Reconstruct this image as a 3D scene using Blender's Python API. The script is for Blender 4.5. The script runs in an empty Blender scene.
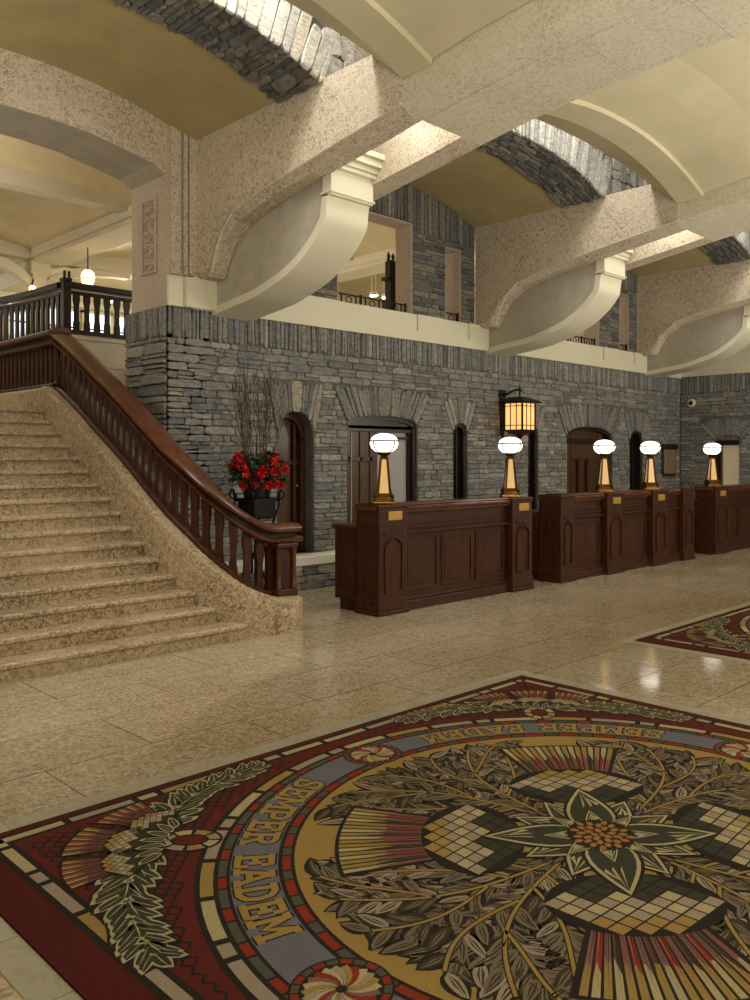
import bpy, math, random
from math import sin, cos, pi, radians, sqrt, atan2, hypot
from mathutils import Vector, Matrix

scn = bpy.context.scene
COL = scn.collection

# ------------------------------------------------------------------ helpers
def srgb(r, g, b):
    f = lambda c: (c/255/12.92) if c/255 <= .04045 else ((c/255+.055)/1.055)**2.4
    return (f(r), f(g), f(b), 1)

def interp(tab, x):
    if x <= tab[0][0]: return tab[0][1]
    for (a, va), (b, vb) in zip(tab, tab[1:]):
        if x <= b: return va+(vb-va)*(x-a)/(b-a)
    return tab[-1][1]

class MB:
    def __init__(s):
        s.v = []; s.f = []; s.mi = []; s.col = []
    def face(s, pts, mi=0, col=None):
        n = len(s.v); s.v += [tuple(p) for p in pts]
        s.f.append(tuple(range(n, n+len(pts)))); s.mi.append(mi); s.col.append(col)
    def mesh(s, V, F, mi=0, col=None):
        n = len(s.v); s.v += [tuple(p) for p in V]
        for f in F:
            s.f.append(tuple(n+i for i in f)); s.mi.append(mi); s.col.append(col)
    def box(s, x0, x1, y0, y1, z0, z1, mi=0, bev=0):
        if bev <= 0:
            V = [(x0,y0,z0),(x1,y0,z0),(x1,y1,z0),(x0,y1,z0),(x0,y0,z1),(x1,y0,z1),(x1,y1,z1),(x0,y1,z1)]
            s.mesh(V, [(0,3,2,1),(4,5,6,7),(0,1,5,4),(1,2,6,5),(2,3,7,6),(3,0,4,7)], mi)
        else:
            b = min(bev, (x1-x0)*.4, (y1-y0)*.4, (z1-z0)*.4)
            rings = []
            for z, i in ((z0, b), (z0+b, 0), (z1-b, 0), (z1, b)):
                a0, a1, c0, c1 = x0+i, x1-i, y0+i, y1-i
                e = b*.7 if i == 0 else 0
                rings.append([(a0+e,c0,z),(a1-e,c0,z),(a1,c0+e,z),(a1,c1-e,z),(a1-e,c1,z),(a0+e,c1,z),(a0,c1-e,z),(a0,c0+e,z)])
            s.loft(rings, mi)
    def loft(s, rings, mi=0, cap=True, closed=True):
        n = len(s.v); k = len(rings[0])
        for r in rings: s.v += [tuple(p) for p in r]
        for i in range(len(rings)-1):
            for j in range(k if closed else k-1):
                a = n+i*k+j; b = n+i*k+(j+1) % k
                s.f.append((a, b, b+k, a+k)); s.mi.append(mi); s.col.append(None)
        if cap and closed:
            s.f.append(tuple(n+j for j in reversed(range(k)))); s.mi.append(mi); s.col.append(None)
            m = n+(len(rings)-1)*k
            s.f.append(tuple(m+j for j in range(k))); s.mi.append(mi); s.col.append(None)
    def prism(s, poly, axis, a, b, mi=0):
        # poly in the two remaining axes (order x,y,z without axis)
        def P(p, t):
            q = list(p); q.insert('xyz'.index(axis), t); return q
        s.loft([[P(p, a) for p in poly], [P(p, b) for p in poly]], mi)
    def sweep(s, path, prof, mi=0, cap=True):
        path = [Vector(p) for p in path]; rings = []
        for i, p in enumerate(path):
            t = path[min(i+1, len(path)-1)]-path[max(i-1, 0)]
            h = Vector((t.x, t.y, 0)).normalized(); side = Vector((h.y, -h.x, 0))
            rings.append([p+side*a+Vector((0, 0, 1))*b for a, b in prof])
        s.loft(rings, mi, cap)
    def tube(s, path, r, n=8, mi=0):
        path = [Vector(p) for p in path]; rings = []
        up = Vector((0, 0, 1)); prev = None
        for i, p in enumerate(path):
            t = (path[min(i+1, len(path)-1)]-path[max(i-1, 0)]).normalized()
            a = prev if prev is not None else (up.cross(t) if abs(t.z) < .95 else Vector((1, 0, 0)))
            a = (a-t*a.dot(t)).normalized(); prev = a; b = t.cross(a)
            rr = r[i] if isinstance(r, (list, tuple)) else r
            rings.append([p+(a*cos(2*pi*k/n)+b*sin(2*pi*k/n))*rr for k in range(n)])
        s.loft(rings, mi)
    def lathe(s, c, prof, n=24, mi=0, rot=0, sx=1, sy=1):
        rings = [[(c[0]+r*sx*cos(2*pi*k/n+rot), c[1]+r*sy*sin(2*pi*k/n+rot), c[2]+z) for k in range(n)] for r, z in prof]
        s.loft(rings, mi)
    def build(s, name, mats, parent=None, smooth=False, bevel=0, **props):
        me = bpy.data.meshes.new(name)
        me.from_pydata(s.v, [], s.f)
        if not isinstance(mats, (list, tuple)): mats = [mats]
        for m in mats: me.materials.append(m)
        me.polygons.foreach_set('material_index', s.mi)
        if any(c is not None for c in s.col):
            at = me.color_attributes.new('stone_colour', 'FLOAT_COLOR', 'CORNER')
            buf = []
            for poly, c in zip(me.polygons, s.col):
                buf += list(c if c else (.2, .2, .2, 1))*poly.loop_total
            at.data.foreach_set('color', buf)
        if smooth:
            me.polygons.foreach_set('use_smooth', [True]*len(me.polygons))
            if hasattr(me, 'set_sharp_from_angle'): me.set_sharp_from_angle(angle=radians(40))
        me.validate(); me.update()
        o = bpy.data.objects.new(name, me); COL.objects.link(o)
        if bevel:
            b = o.modifiers.new('bevel', 'BEVEL'); b.width = bevel; b.segments = 2; b.limit_method = 'ANGLE'; b.angle_limit = radians(35)
        if parent is not None:
            o.parent = parent
            o.matrix_parent_inverse = Matrix.Translation(-Vector(parent.location))
        for k, v in props.items(): o[k] = v
        return o

def tag(o, label, category, group=None, kind=None):
    o['label'] = label; o['category'] = category
    if group: o['group'] = group
    if kind: o['kind'] = kind
    return o

def thing(name, loc, label, category, group=None):
    o = bpy.data.objects.new(name, None); COL.objects.link(o); o.location = loc
    o.empty_display_size = .1
    return tag(o, label, category, group)

def copy_tree(src, delta, label):
    r = src.copy(); COL.objects.link(r); r.location = Vector(src.location)+Vector(delta); r['label'] = label
    def rec(a, b):
        for ch in list(a.children):
            c = ch.copy(); COL.objects.link(c); c.parent = b; rec(ch, c)
    rec(src, r)
    return r

# ------------------------------------------------------------------ materials
def new_mat(name):
    m = bpy.data.materials.new(name); m.use_nodes = True
    nt = m.node_tree; b = nt.nodes['Principled BSDF']
    return m, nt, b
def N(nt, typ, **kw):
    n = nt.nodes.new(typ)
    for k, v in kw.items():
        if k in n.inputs.keys() if isinstance(k, str) else False: n.inputs[k].default_value = v
        else: setattr(n, k, v)
    return n
def coords(nt, scale=(1, 1, 1)):
    g = nt.nodes.new('ShaderNodeNewGeometry'); mp = nt.nodes.new('ShaderNodeMapping')
    nt.links.new(g.outputs['Position'], mp.inputs['Vector']); mp.inputs['Scale'].default_value = scale
    return mp.outputs['Vector']
def ramp(nt, fac, stops):
    r = nt.nodes.new('ShaderNodeValToRGB'); e = r.color_ramp.elements
    while len(e) < len(stops): e.new(.5)
    for el, (p, c) in zip(e, stops): el.position = p; el.color = c
    nt.links.new(fac, r.inputs['Fac']); return r.outputs['Color']
def noise(nt, vec, scale, detail=4, rough=.6, dist=0):
    n = nt.nodes.new('ShaderNodeTexNoise'); n.inputs['Scale'].default_value = scale
    n.inputs['Detail'].default_value = detail; n.inputs['Roughness'].default_value = rough; n.inputs['Distortion'].default_value = dist
    nt.links.new(vec, n.inputs['Vector']); return n.outputs['Fac']
def bump(nt, b, h, strength=.3, dist=.01):
    n = nt.nodes.new('ShaderNodeBump'); n.inputs['Strength'].default_value = strength; n.inputs['Distance'].default_value = dist
    nt.links.new(h, n.inputs['Height']); nt.links.new(n.outputs['Normal'], b.inputs['Normal'])
def mixc(nt, fac, a, b, mode='MIX'):
    n = nt.nodes.new('ShaderNodeMix'); n.data_type = 'RGBA'; n.blend_type = mode
    for s, v in ((0, fac), (6, a), (7, b)):
        if hasattr(v, 'links') or isinstance(v, bpy.types.NodeSocket): nt.links.new(v, n.inputs[s])
        else: n.inputs[s].default_value = v
    return n.outputs[2]

def simple(name, col, rough=.6, metal=0, var=.12, scale=8, bmp=0, spec=.5, coat=0):
    m, nt, b = new_mat(name)
    v = coords(nt); f = noise(nt, v, scale, 5)
    lo = tuple(c*(1-var) for c in col[:3])+(1,); hi = tuple(min(1, c*(1+var)) for c in col[:3])+(1,)
    c = ramp(nt, f, [(.3, lo), (.7, hi)]); nt.links.new(c, b.inputs['Base Color'])
    b.inputs['Roughness'].default_value = rough; b.inputs['Metallic'].default_value = metal
    b.inputs['Specular IOR Level'].default_value = spec; b.inputs['Coat Weight'].default_value = coat
    if bmp: bump(nt, b, noise(nt, v, scale*6, 4), bmp, .004)
    return m

def limestone(name, base, dark, rough=.75, scale=16, amount=.55, lo=.47, hi=.62, bm=.35, spec=.4):
    # mottled fossil limestone: light ground with worm-like darker mottles
    m, nt, b = new_mat(name)
    v = coords(nt)
    f = noise(nt, v, scale, 6, .62, 1.6)
    g = noise(nt, v, 1.3, 3)
    c1 = ramp(nt, f, [(lo, base), (hi, dark)])
    c2 = ramp(nt, f, [(lo+.015, base), (hi+.03, tuple(d*.75+bb*.25 for d, bb in zip(dark, base)))])
    c = mixc(nt, ramp(nt, g, [(.4, (0, 0, 0, 1)), (.6, (1, 1, 1, 1))]), c1, c2)
    c = mixc(nt, amount, base, c)
    nt.links.new(c, b.inputs['Base Color']); b.inputs['Roughness'].default_value = rough
    b.inputs['Specular IOR Level'].default_value = spec
    if bm: bump(nt, b, f, -bm, .006)
    return m

def stone_mat(name):
    m, nt, b = new_mat(name)
    a = nt.nodes.new('ShaderNodeAttribute'); a.attribute_name = 'stone_colour'
    v = coords(nt); vs = coords(nt, (1, 1, 3))
    f = noise(nt, vs, 13, 7, .68); g = noise(nt, v, 30, 5, .7)
    c = mixc(nt, 1.0, a.outputs['Color'], ramp(nt, f, [(.28, (.45, .47, .5, 1)), (.48, (.98, .98, .98, 1)), (.75, (1.5, 1.46, 1.36, 1))]), 'MULTIPLY')
    c = mixc(nt, .5, c, ramp(nt, g, [(.35, (.6, .6, .6, 1)), (.65, (1.25, 1.25, 1.25, 1))]), 'MULTIPLY')
    nt.links.new(c, b.inputs['Base Color']); b.inputs['Roughness'].default_value = .85
    h = nt.nodes.new('ShaderNodeMath'); h.operation = 'ADD'; nt.links.new(f, h.inputs[0]); nt.links.new(g, h.inputs[1])
    bump(nt, b, h.outputs[0], .8, .015)
    return m

def wood_mat(name, dark, light, rough=.35, sc=(14, 14, 1.5), coat=.3):
    m, nt, b = new_mat(name)
    v = coords(nt, sc); f = noise(nt, v, 2.2, 6, .6, .8)
    c = ramp(nt, f, [(.3, dark), (.7, light)]); nt.links.new(c, b.inputs['Base Color'])
    b.inputs['Roughness'].default_value = rough; b.inputs['Coat Weight'].default_value = coat; b.inputs['Coat Roughness'].default_value = .2; b.inputs['Specular IOR Level'].default_value = .3
    bump(nt, b, f, .08, .003)
    return m

def emit(name, col, strength, base=None):
    m, nt, b = new_mat(name)
    b.inputs['Base Color'].default_value = base or col; b.inputs['Emission Color'].default_value = col
    b.inputs['Emission Strength'].default_value = strength; b.inputs['Roughness'].default_value = .3
    return m

M = {}
M['stone'] = stone_mat('rubble stone')
M['mortar'] = simple('dark mortar', srgb(96, 94, 88), .95, var=.3, scale=12, bmp=.4)
M['reveal'] = simple('blue grey stone reveal', srgb(130, 134, 142), .85, var=.25, scale=7, bmp=.5)
M['lime'] = limestone('carved mottled limestone', srgb(206, 194, 172), srgb(136, 116, 92), .8, 25, .85, .46, .60, .5)
M['lime_fine'] = limestone('fine mottled limestone', srgb(208, 202, 180), srgb(160, 148, 122), .75, 26, .7, .47, .62, .15)
M['lime_pink'] = limestone('pinkish dressed limestone', srgb(190, 174, 156), srgb(142, 124, 108), .8, 28, .6, .50, .62, .25)
M['plaster'] = simple('cream painted plaster', srgb(208, 200, 176), .7, var=.05, scale=2)
M['cornice'] = simple('tan painted plaster', srgb(176, 158, 124), .8, var=.06, scale=3)
M['olive'] = simple('olive gold ceiling glaze', srgb(166, 152, 108), .75, var=.12, scale=1.8)
M['ceil'] = simple('pale cream ceiling glaze', srgb(198, 190, 158), .7, var=.08, scale=1.5)
M['upceil'] = simple('glossy cream ceiling', srgb(205, 190, 152), .45, var=.08, scale=2)
M['white'] = simple('cream white corbel paint', srgb(220, 216, 192), .6, var=.03, scale=2)
M['panelgrey'] = simple('smooth grey limestone', srgb(176, 170, 154), .75, var=.12, scale=5, bmp=.15)
M['step'] = limestone('polished mottled step stone', srgb(192, 172, 140), srgb(98, 74, 46), .42, 27, .9, .42, .60)
M['slab'] = simple('white limestone slab', srgb(236, 232, 218), .4, var=.05, scale=4)
M['wood'] = wood_mat('dark red mahogany', srgb(36, 17, 8), srgb(80, 40, 18), .5, coat=.1)
M['woodh'] = wood_mat('polished mahogany rail', srgb(58, 30, 15), srgb(98, 56, 30), .36, (3, 3, 3), .3)
M['woodd'] = wood_mat('near black walnut', srgb(26, 13, 8), srgb(48, 26, 14), .4)
M['woodk'] = wood_mat('black stained oak', srgb(18, 11, 7), srgb(34, 20, 12), .5, coat=.05)
M['woodm'] = wood_mat('brown oak leaf', srgb(54, 38, 23), srgb(86, 62, 38), .45)
M['brass'] = simple('aged brass', srgb(160, 118, 52), .35, 1, .15, 20)
M['brassd'] = simple('dark brass', srgb(84, 56, 20), .4, .9, .2, 20)
M['plate'] = simple('gold name plate', srgb(190, 150, 80), .45, .4, .08, 20)
M['iron'] = simple('black wrought iron', srgb(22, 20, 20), .45, .6, .2, 20)
M['pot'] = simple('black glazed pot', srgb(20, 24, 22), .3, 0, .2, 8)
M['globe'] = emit('lit opal glass', (1, .95, .82, 1), 2.2)
M['amber'] = emit('lit amber art glass', (1, .5, .17, 1), 1.0, srgb(230, 150, 60))
M['amberhot'] = emit('lit pale amber glass', (1, .62, .25, 1), 6)
M['shaftglass'] = emit('lit honey glass', (1, .66, .26, 1), .26, srgb(200, 160, 100))
M['win'] = emit('daylit leaded glass', (.85, .9, 1, 1), 1.1)
M['bulb'] = emit('lit bulb', (1, .9, .72, 1), 60)
M['grey_glass'] = simple('grey frosted pane', srgb(160, 158, 158), .3, var=.05, scale=3)
M['petal'] = simple('red petal', srgb(196, 22, 24), .55, var=.25, scale=40)
M['leaf'] = simple('green leaf', srgb(44, 62, 34), .5, var=.3, scale=30)
M['twig'] = simple('bare grey brown twig', srgb(74, 56, 46), .8, var=.3, scale=30)
M['plaque'] = simple('grey tan plaque', srgb(128, 110, 86), .6, var=.15, scale=20)

# glossy tiled floor
def floor_mat():
    m, nt, b = new_mat('glossy mottled limestone tiles')
    v = coords(nt)
    f = noise(nt, v, 23, 6, .68, 1.8); g = noise(nt, v, .8, 3); h = noise(nt, v, 60, 3)
    c = ramp(nt, f, [(.36, srgb(204, 190, 164)), (.50, srgb(168, 148, 116)), (.63, srgb(96, 74, 48))])
    c = mixc(nt, .3, c, ramp(nt, g, [(.35, srgb(180, 164, 136)), (.65, srgb(214, 206, 186))]))
    br = nt.nodes.new('ShaderNodeTexBrick'); nt.links.new(coords(nt), br.inputs['Vector'])
    br.inputs['Scale'].default_value = 1; br.inputs['Brick Width'].default_value = 1.22; br.inputs['Row Height'].default_value = .61
    br.inputs['Mortar Size'].default_value = .0045; br.inputs['Mortar Smooth'].default_value = .3
    br.inputs['Color1'].default_value = (1, 1, 1, 1); br.inputs['Color2'].default_value = (.9, .9, .89, 1); br.inputs['Mortar'].default_value = (.32, .29, .25, 1)
    c = mixc(nt, 1, c, br.outputs['Color'], 'MULTIPLY')
    nt.links.new(c, b.inputs['Base Color'])
    r = ramp(nt, g, [(.3, (.07, .07, .07, 1)), (.7, (.13, .13, .13, 1))]); nt.links.new(r, b.inputs['Roughness'])
    b.inputs['Specular IOR Level'].default_value = .8
    inv = nt.nodes.new('ShaderNodeMath'); inv.operation = 'SUBTRACT'; inv.inputs[0].default_value = 1; nt.links.new(br.outputs['Fac'], inv.inputs[1])
    bump(nt, b, inv.outputs[0], .5, .003)
    return m
M['floor'] = floor_mat()
M['strip'] = limestone('grey border tile', srgb(168, 164, 144), srgb(132, 126, 106), .3, 12, .5, bm=0)

# ------------------------------------------------------------------ rubble stonework
STONES = [srgb(*c) for c in [(118, 120, 122), (136, 136, 133), (146, 142, 132), (112, 115, 118), (120, 124, 130), (142, 136, 124), (154, 151, 142), (126, 124, 120), (132, 132, 128), (134, 126, 114)]]
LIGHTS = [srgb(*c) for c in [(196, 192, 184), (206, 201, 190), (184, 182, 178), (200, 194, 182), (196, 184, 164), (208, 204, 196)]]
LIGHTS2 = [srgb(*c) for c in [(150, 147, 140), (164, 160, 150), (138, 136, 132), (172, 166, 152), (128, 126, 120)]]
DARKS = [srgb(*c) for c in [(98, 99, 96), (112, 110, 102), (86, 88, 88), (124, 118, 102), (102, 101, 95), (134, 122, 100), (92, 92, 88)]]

def stone_block(m, fmap, corners, relief, rng, pal, irregular=.012, mi=0):
    # corners: four (u,v) counter-clockwise
    cx = sum(c[0] for c in corners)/4; cy = sum(c[1] for c in corners)/4
    pts = []
    for i in range(4):
        a = corners[i]; b = corners[(i+1) % 4]
        for t in (.12, .5, .88):
            u = a[0]+(b[0]-a[0])*t; v = a[1]+(b[1]-a[1])*t
            k = 0 if t == .5 else .03
            u += (cx-u)*k+rng.uniform(-1, 1)*irregular*.5; v += (cy-v)*k+rng.uniform(-1, 1)*irregular*.5
            pts.append((u, v))
    h = relief*rng.uniform(.45, 1.25)
    tilt = (rng.uniform(-.3, .3), rng.uniform(-.3, .3))
    su = max(.01, max(p[0] for p in pts)-cx); sv = max(.01, max(p[1] for p in pts)-cy)
    ins = min(.009, su*.3, sv*.3)
    def shr(p, d):
        l = hypot(p[0]-cx, p[1]-cy) or 1
        return (p[0]-(p[0]-cx)/su*d, p[1]-(p[1]-cy)/sv*d)
    top = []
    for p in pts:
        q = shr(p, ins); hh = h*(1+tilt[0]*(q[0]-cx)/su+tilt[1]*(q[1]-cy)/sv)
        top.append(fmap(q[0], q[1], hh))
    base = [fmap(p[0], p[1], -.005) for p in pts]
    mid = [fmap(*shr(p, ins*.25), h*.7) for p in pts]
    col = rng.choice(pal); g3 = sum(col[:3])/3; col = [c*.62+g3*.38 for c in col[:3]]; k = rng.uniform(.86, 1.14); col = (col[0]*k, col[1]*k, col[2]*k, 1)
    n = len(pts)
    m.mesh(base+mid+top, [(i, (i+1) % n, n+(i+1) % n, n+i) for i in range(n)] +
           [(n+i, n+(i+1) % n, 2*n+(i+1) % n, 2*n+i) for i in range(n)] + [tuple(2*n+i for i in range(n))], mi, col)

def rubble(m, fmap, u0, u1, v0, v1, rng, pal=STONES, hr=(.05, .12), lr=(.12, .42), relief=.025, joint=.004, blocked=None, irr=.014):
    v = v0
    while v < v1-.02:
        h = rng.uniform(*hr); 
        if v+h > v1-.03: h = v1-v
        ivs = [(u0, u1)]
        if blocked:
            for a, b in blocked(v, v+h):
                nx = []
                for p, q in ivs:
                    if b <= p or a >= q: nx.append((p, q)); continue
                    if a > p: nx.append((p, a))
                    if b < q: nx.append((b, q))
                ivs = nx
        for p, q in ivs:
            u = p
            while u < q-.015:
                l = rng.uniform(*lr)*min(1.6, max(.7, h/.08))
                if u+l > q-.06: l = q-u
                if h > .085 and rng.random() < .3:
                    hs = h*rng.uniform(.4, .6)
                    parts = [(v, v+hs), (v+hs, v+h)]
                else: parts = [(v, v+h)]
                for a, b in parts:
                    j = joint*.5
                    stone_block(m, fmap, [(u+j, a+j), (u+l-j, a+j), (u+l-j, b-j), (u+j, b-j)], relief, rng, pal, irr)
                u += l
        v += h

def soldiers(m, fmap, u0, u1, v0, v1, rng, pal=STONES, w=(.03, .085), relief=.025, blocked=None):
    u = u0
    while u < u1-.01:
        l = rng.uniform(*w)
        if u+l > u1-.02: l = u1-u
        e = rng.uniform(-.03, .02)
        stone_block(m, fmap, [(u+.003, v0+e), (u+l-.003, v0+e+rng.uniform(-.01, .01)), (u+l-.003+rng.uniform(-.008, .008), v1), (u+.003, v1)], relief, rng, pal, .008)
        u += l

# ------------------------------------------------------------------ layout numbers (metres)
W = 8.2                      # face of the reception wall (plane y = W)
XR = 17.0                    # face of the right-hand wall
PER = 5.03                   # bay spacing
def bx(n): return 5.19+PER*n          # left face of beam n
BW = 1.08
def cb(n): return bx(n)-1.976         # centre of the bay to the left of beam n
def vz(d, pw=2.3): return 5.10+.35*(1-min(1, abs(d/1.976))**pw)
ZB = [(-8, 4.71), (2.4, 4.70), (3.0, 4.70), (3.8, 4.66), (4.4, 4.605), (4.95, 4.53), (5.4, 4.46), (5.9, 4.39), (6.9, 4.24), (7.45, 4.11), (7.74, 3.92), (7.94, 3.6)]
def zb(y): return interp(ZB, y)

rng = random.Random(7)
# ---- floor
m = MB(); m.box(-6.2, XR+.2, -7.2, W+.4, -.2, 0); o = m.build('floor', M['floor']); o['kind'] = 'structure'

# ---- reception wall: backing with openings
OPS = [  # xl, xr, z0, zspring, ztop, kind
    (6.38, 6.96, .42, 1.86, 2.18, 'round'),
    (7.54, 8.89, 0, 2.06, 2.17, 'flat'),
    (9.68, 10.01, .5, 1.98, 2.12, 'round'),
    (11.58, 11.86, .5, 1.98, 2.12, 'round'),
    (12.71, 14.26, 0, 1.97, 2.16, 'flat'),
    (14.9, 15.42, .5, 1.90, 2.13, 'round'),
    (16.18, 16.79, 1.25, 1.85, 1.85, 'sq')]
def arch_pts(xl, xr, zs, zt, n=10):
    c = (xl+xr)/2; a = (xr-xl)/2
    if zt-zs < .001: return [(xl, zs), (xr, zs)]
    return [(c-a*cos(pi*i/n), zs+(zt-zs)*sin(pi*i/n)**.85) for i in range(n+1)]
def wall_with_openings(m, x0, x1, z0, z1, ops, y0, y1, mi=0, axis='y'):
    ops = sorted(ops); x = x0
    for (xl, xr, zb0, zs, zt, k) in ops:
        m.prism([(x, z0), (xl, z0), (xl, z1), (x, z1)], axis, y0, y1, mi)
        if zb0 > z0: m.prism([(xl, z0), (xr, z0), (xr, zb0), (xl, zb0)], axis, y0, y1, mi)
        ap = arch_pts(xl, xr, zs, zt)
        for p, q in zip(ap, ap[1:]):
            if q[0]-p[0] > 1e-4: m.prism([(p[0], p[1]), (q[0], q[1]), (q[0], z1), (p[0], z1)], axis, y0, y1, mi)
        x = xr
    m.prism([(x, z0), (x1, z0), (x1, z1), (x, z1)], axis, y0, y1, mi)

m = MB()
wall_with_openings(m, 4.86, XR+.3, 0, 3.27, OPS, W+.001, W+.36, 1)
def wallmap(u, v, h): return (u, W-h, v)
# fans of voussoirs over the openings
def fan(m, op, H, spread, n, key, fm, pal=STONES, keycol=srgb(150, 142, 124)):
    xl, xr, z0, zs, zt, k = op; c = (xl+xr)/2; a = (xr-xl)/2
    ap = arch_pts(xl, xr, zs, zt, 40)
    def P(t): return (c+(t-.5)*2*a, interp(ap, c+(t-.5)*2*a))
    def Q(t): return (c+(t-.5)*2*(a+spread), zt+H)
    ts = [0]
    kw = key/(2*a+spread)
    left = []
    x = 0
    while x < .5-kw-.01:
        left.append(x); x += rng.uniform(.7, 1.3)/n
    left.append(.5-kw)
    ts = left+[.5+kw]+[1-t for t in reversed(left[:-1])]
    for t0, t1 in zip(ts, ts[1:]):
        d = rng.uniform(-.03, .04); iskey = abs((t0+t1)/2-.5) < .01
        q0, q1 = Q(t0+.0015), Q(t1-.0015); p0, p1 = P(t0+.0015), P(t1-.0015)
        if not iskey:
            q0 = (q0[0], q0[1]+d-abs(t0-.5)*.12); q1 = (q1[0], q1[1]+d-abs(t1-.5)*.12)
        stone_block(m, fm, [p0, p1, q1, q0], .035 if iskey else .028, rng, [keycol] if iskey else pal, .004 if iskey else .008)
FANS = [(OPS[0], .38, .16, 11, .09), (OPS[1], .40, .26, 24, .12), (OPS[2], .38, .22, 9, .07), (OPS[3], .38, .22, 8, .07), (OPS[4], .40, .3, 26, .12), (OPS[5], .38, .22, 9, .07)]
def blocked(v0, v1):
    out = []
    for op in OPS:
        if v1 > op[2] and v0 < op[4]: out.append((op[0]-.004, op[1]+.004))
    for op, H, sp, n, k in FANS:
        if v1 > op[3] and v0 < op[4]+H-.03:
            t = max(0, min(1, (v1-op[3])/(op[4]+H-op[3])))
            out.append((op[0]-sp*t, op[1]+sp*t))
    return out
rubble(m, wallmap, 4.87, XR-.02, .0, 2.93, rng, blocked=blocked, hr=(.035, .105), lr=(.09, .38), relief=.018)
soldiers(m, wallmap, 4.87, XR-.02, 2.94, 3.27, rng)
for f in FANS: fan(m, *f, wallmap, keycol=srgb(170, 158, 138) if f[0] is OPS[0] else srgb(128, 122, 112))
# return of the stone pier facing the stairs
def piermap(u, v, h): return (4.86-h, u, v)
m.box(4.861, 5.4, W+.001, 9.08, 0, 3.27, 1)
rubble(m, piermap, W+.0, 9.08, .0, 2.93, rng, hr=(.06, .13), lr=(.14, .4), relief=.03)
soldiers(m, piermap, W, 9.08, 2.94, 3.27, rng)
o = m.build('wall_back', [M['stone'], M['mortar']]); o['kind'] = 'structure'

# ---- left pier mirrored beyond the staircase
m = MB()
m.box(1.0, 1.6, W+.001, 9.2, 0, 3.27, 1); m.box(-6, 1.0, W+.001, W+.36, 0, 3.27, 1)
def lmap(u, v, h): return (u, W-h, v)
rubble(m, lmap, -5.9, 1.59, 0, 2.93, rng, hr=(.07, .14), lr=(.2, .5)); soldiers(m, lmap, -5.9, 1.59, 2.94, 3.27, rng)
o = m.build('wall_left', [M['stone'], M['mortar']]); o['kind'] = 'structure'

# ---- right wall
ROPS = [(-(7.42), -(6.98), 0, 1.96, 1.96, 'sq')]
m = MB()
def rmap(u, v, h): return (XR-h, -u, v)
rops = [(-7.42, -6.96, 0, 1.96, 1.96, 'sq')]
# built in u = -y
mm = MB(); wall_with_openings(mm, -W, 7.0, 0, 3.30, rops, XR+.001, XR+.3, 1, 'x')
for i, p in enumerate(mm.v): mm.v[i] = (p[0], -p[1], p[2])
m.v, m.f, m.mi, m.col = mm.v, mm.f, mm.mi, mm.col
rfan = ((-7.46, -6.92, 0, 1.96, 2.06, 'flat'), .34, .3, 13, .05)
def rblocked(v0, v1):
    out = []
    if v0 < 1.96: out.append((-7.425, -6.955))
    if v1 > 1.96 and v0 < 2.38:
        t = min(1, (v1-1.96)/.44); out.append((-7.46-.3*t, -6.92+.3*t))
    return out
rubble(m, rmap, -W+.02, 2.0, 0, 2.93, rng, blocked=rblocked, hr=(.05, .1), lr=(.14, .42), relief=.02)
soldiers(m, rmap, -W+.02, 2.0, 2.94, 3.30, rng)
fan(m, *rfan, rmap, keycol=srgb(128, 122, 112))
o = m.build('wall_right', [M['stone'], M['mortar']]); o['kind'] = 'structure'
m = MB(); m.box(XR+.001, XR+.3, -7, W+.3, 3.3, 6.4); m.box(XR-.03, XR+.001, -7, W-.02, 3.29, 3.66)
o = m.build('trim_1', M['white']); o['kind'] = 'structure'

# ---- enclosing walls behind and left of the viewer
m = MB(); m.box(-6.2, XR+.3, -7.2, -7, 0, 6.4); o = m.build('wall_front', M['plaster']); o['kind'] = 'structure'
m = MB(); m.box(-6.2, -6, -7, W, 0, 6.4); o = m.build('wall_side', M['plaster']); o['kind'] = 'structure'

# ---- cream ledge on top of the stonework with sunk panels
def A_of(n): return (cb(n)-.86, cb(n)+.57)
def B_of(n): return (cb(n)+1.29, cb(n)+1.64)
m = MB()
m.box(5.17, XR-.001, W-.05, W+.34, 3.262, 3.40, 0)
spans = []
for n in (1, 2):
    spans += [(A_of(n)[0]-.06, A_of(n)[1]+.05), (B_of(n)[0]-.14, B_of(n)[1]+.12)]
x = 5.17
for a, b in spans+[(XR-.001, XR)]:
    if a > x: m.box(x, min(a, XR-.001), W-.05, W+.34, 3.40, 3.64, 0)
    if b <= XR-.001: m.box(a, b, W-.022, W+.34, 3.40, 3.64, 0)
    x = b
o = m.build('trim_2', [M['white'], M['cornice']]); o['kind'] = 'structure'

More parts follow.
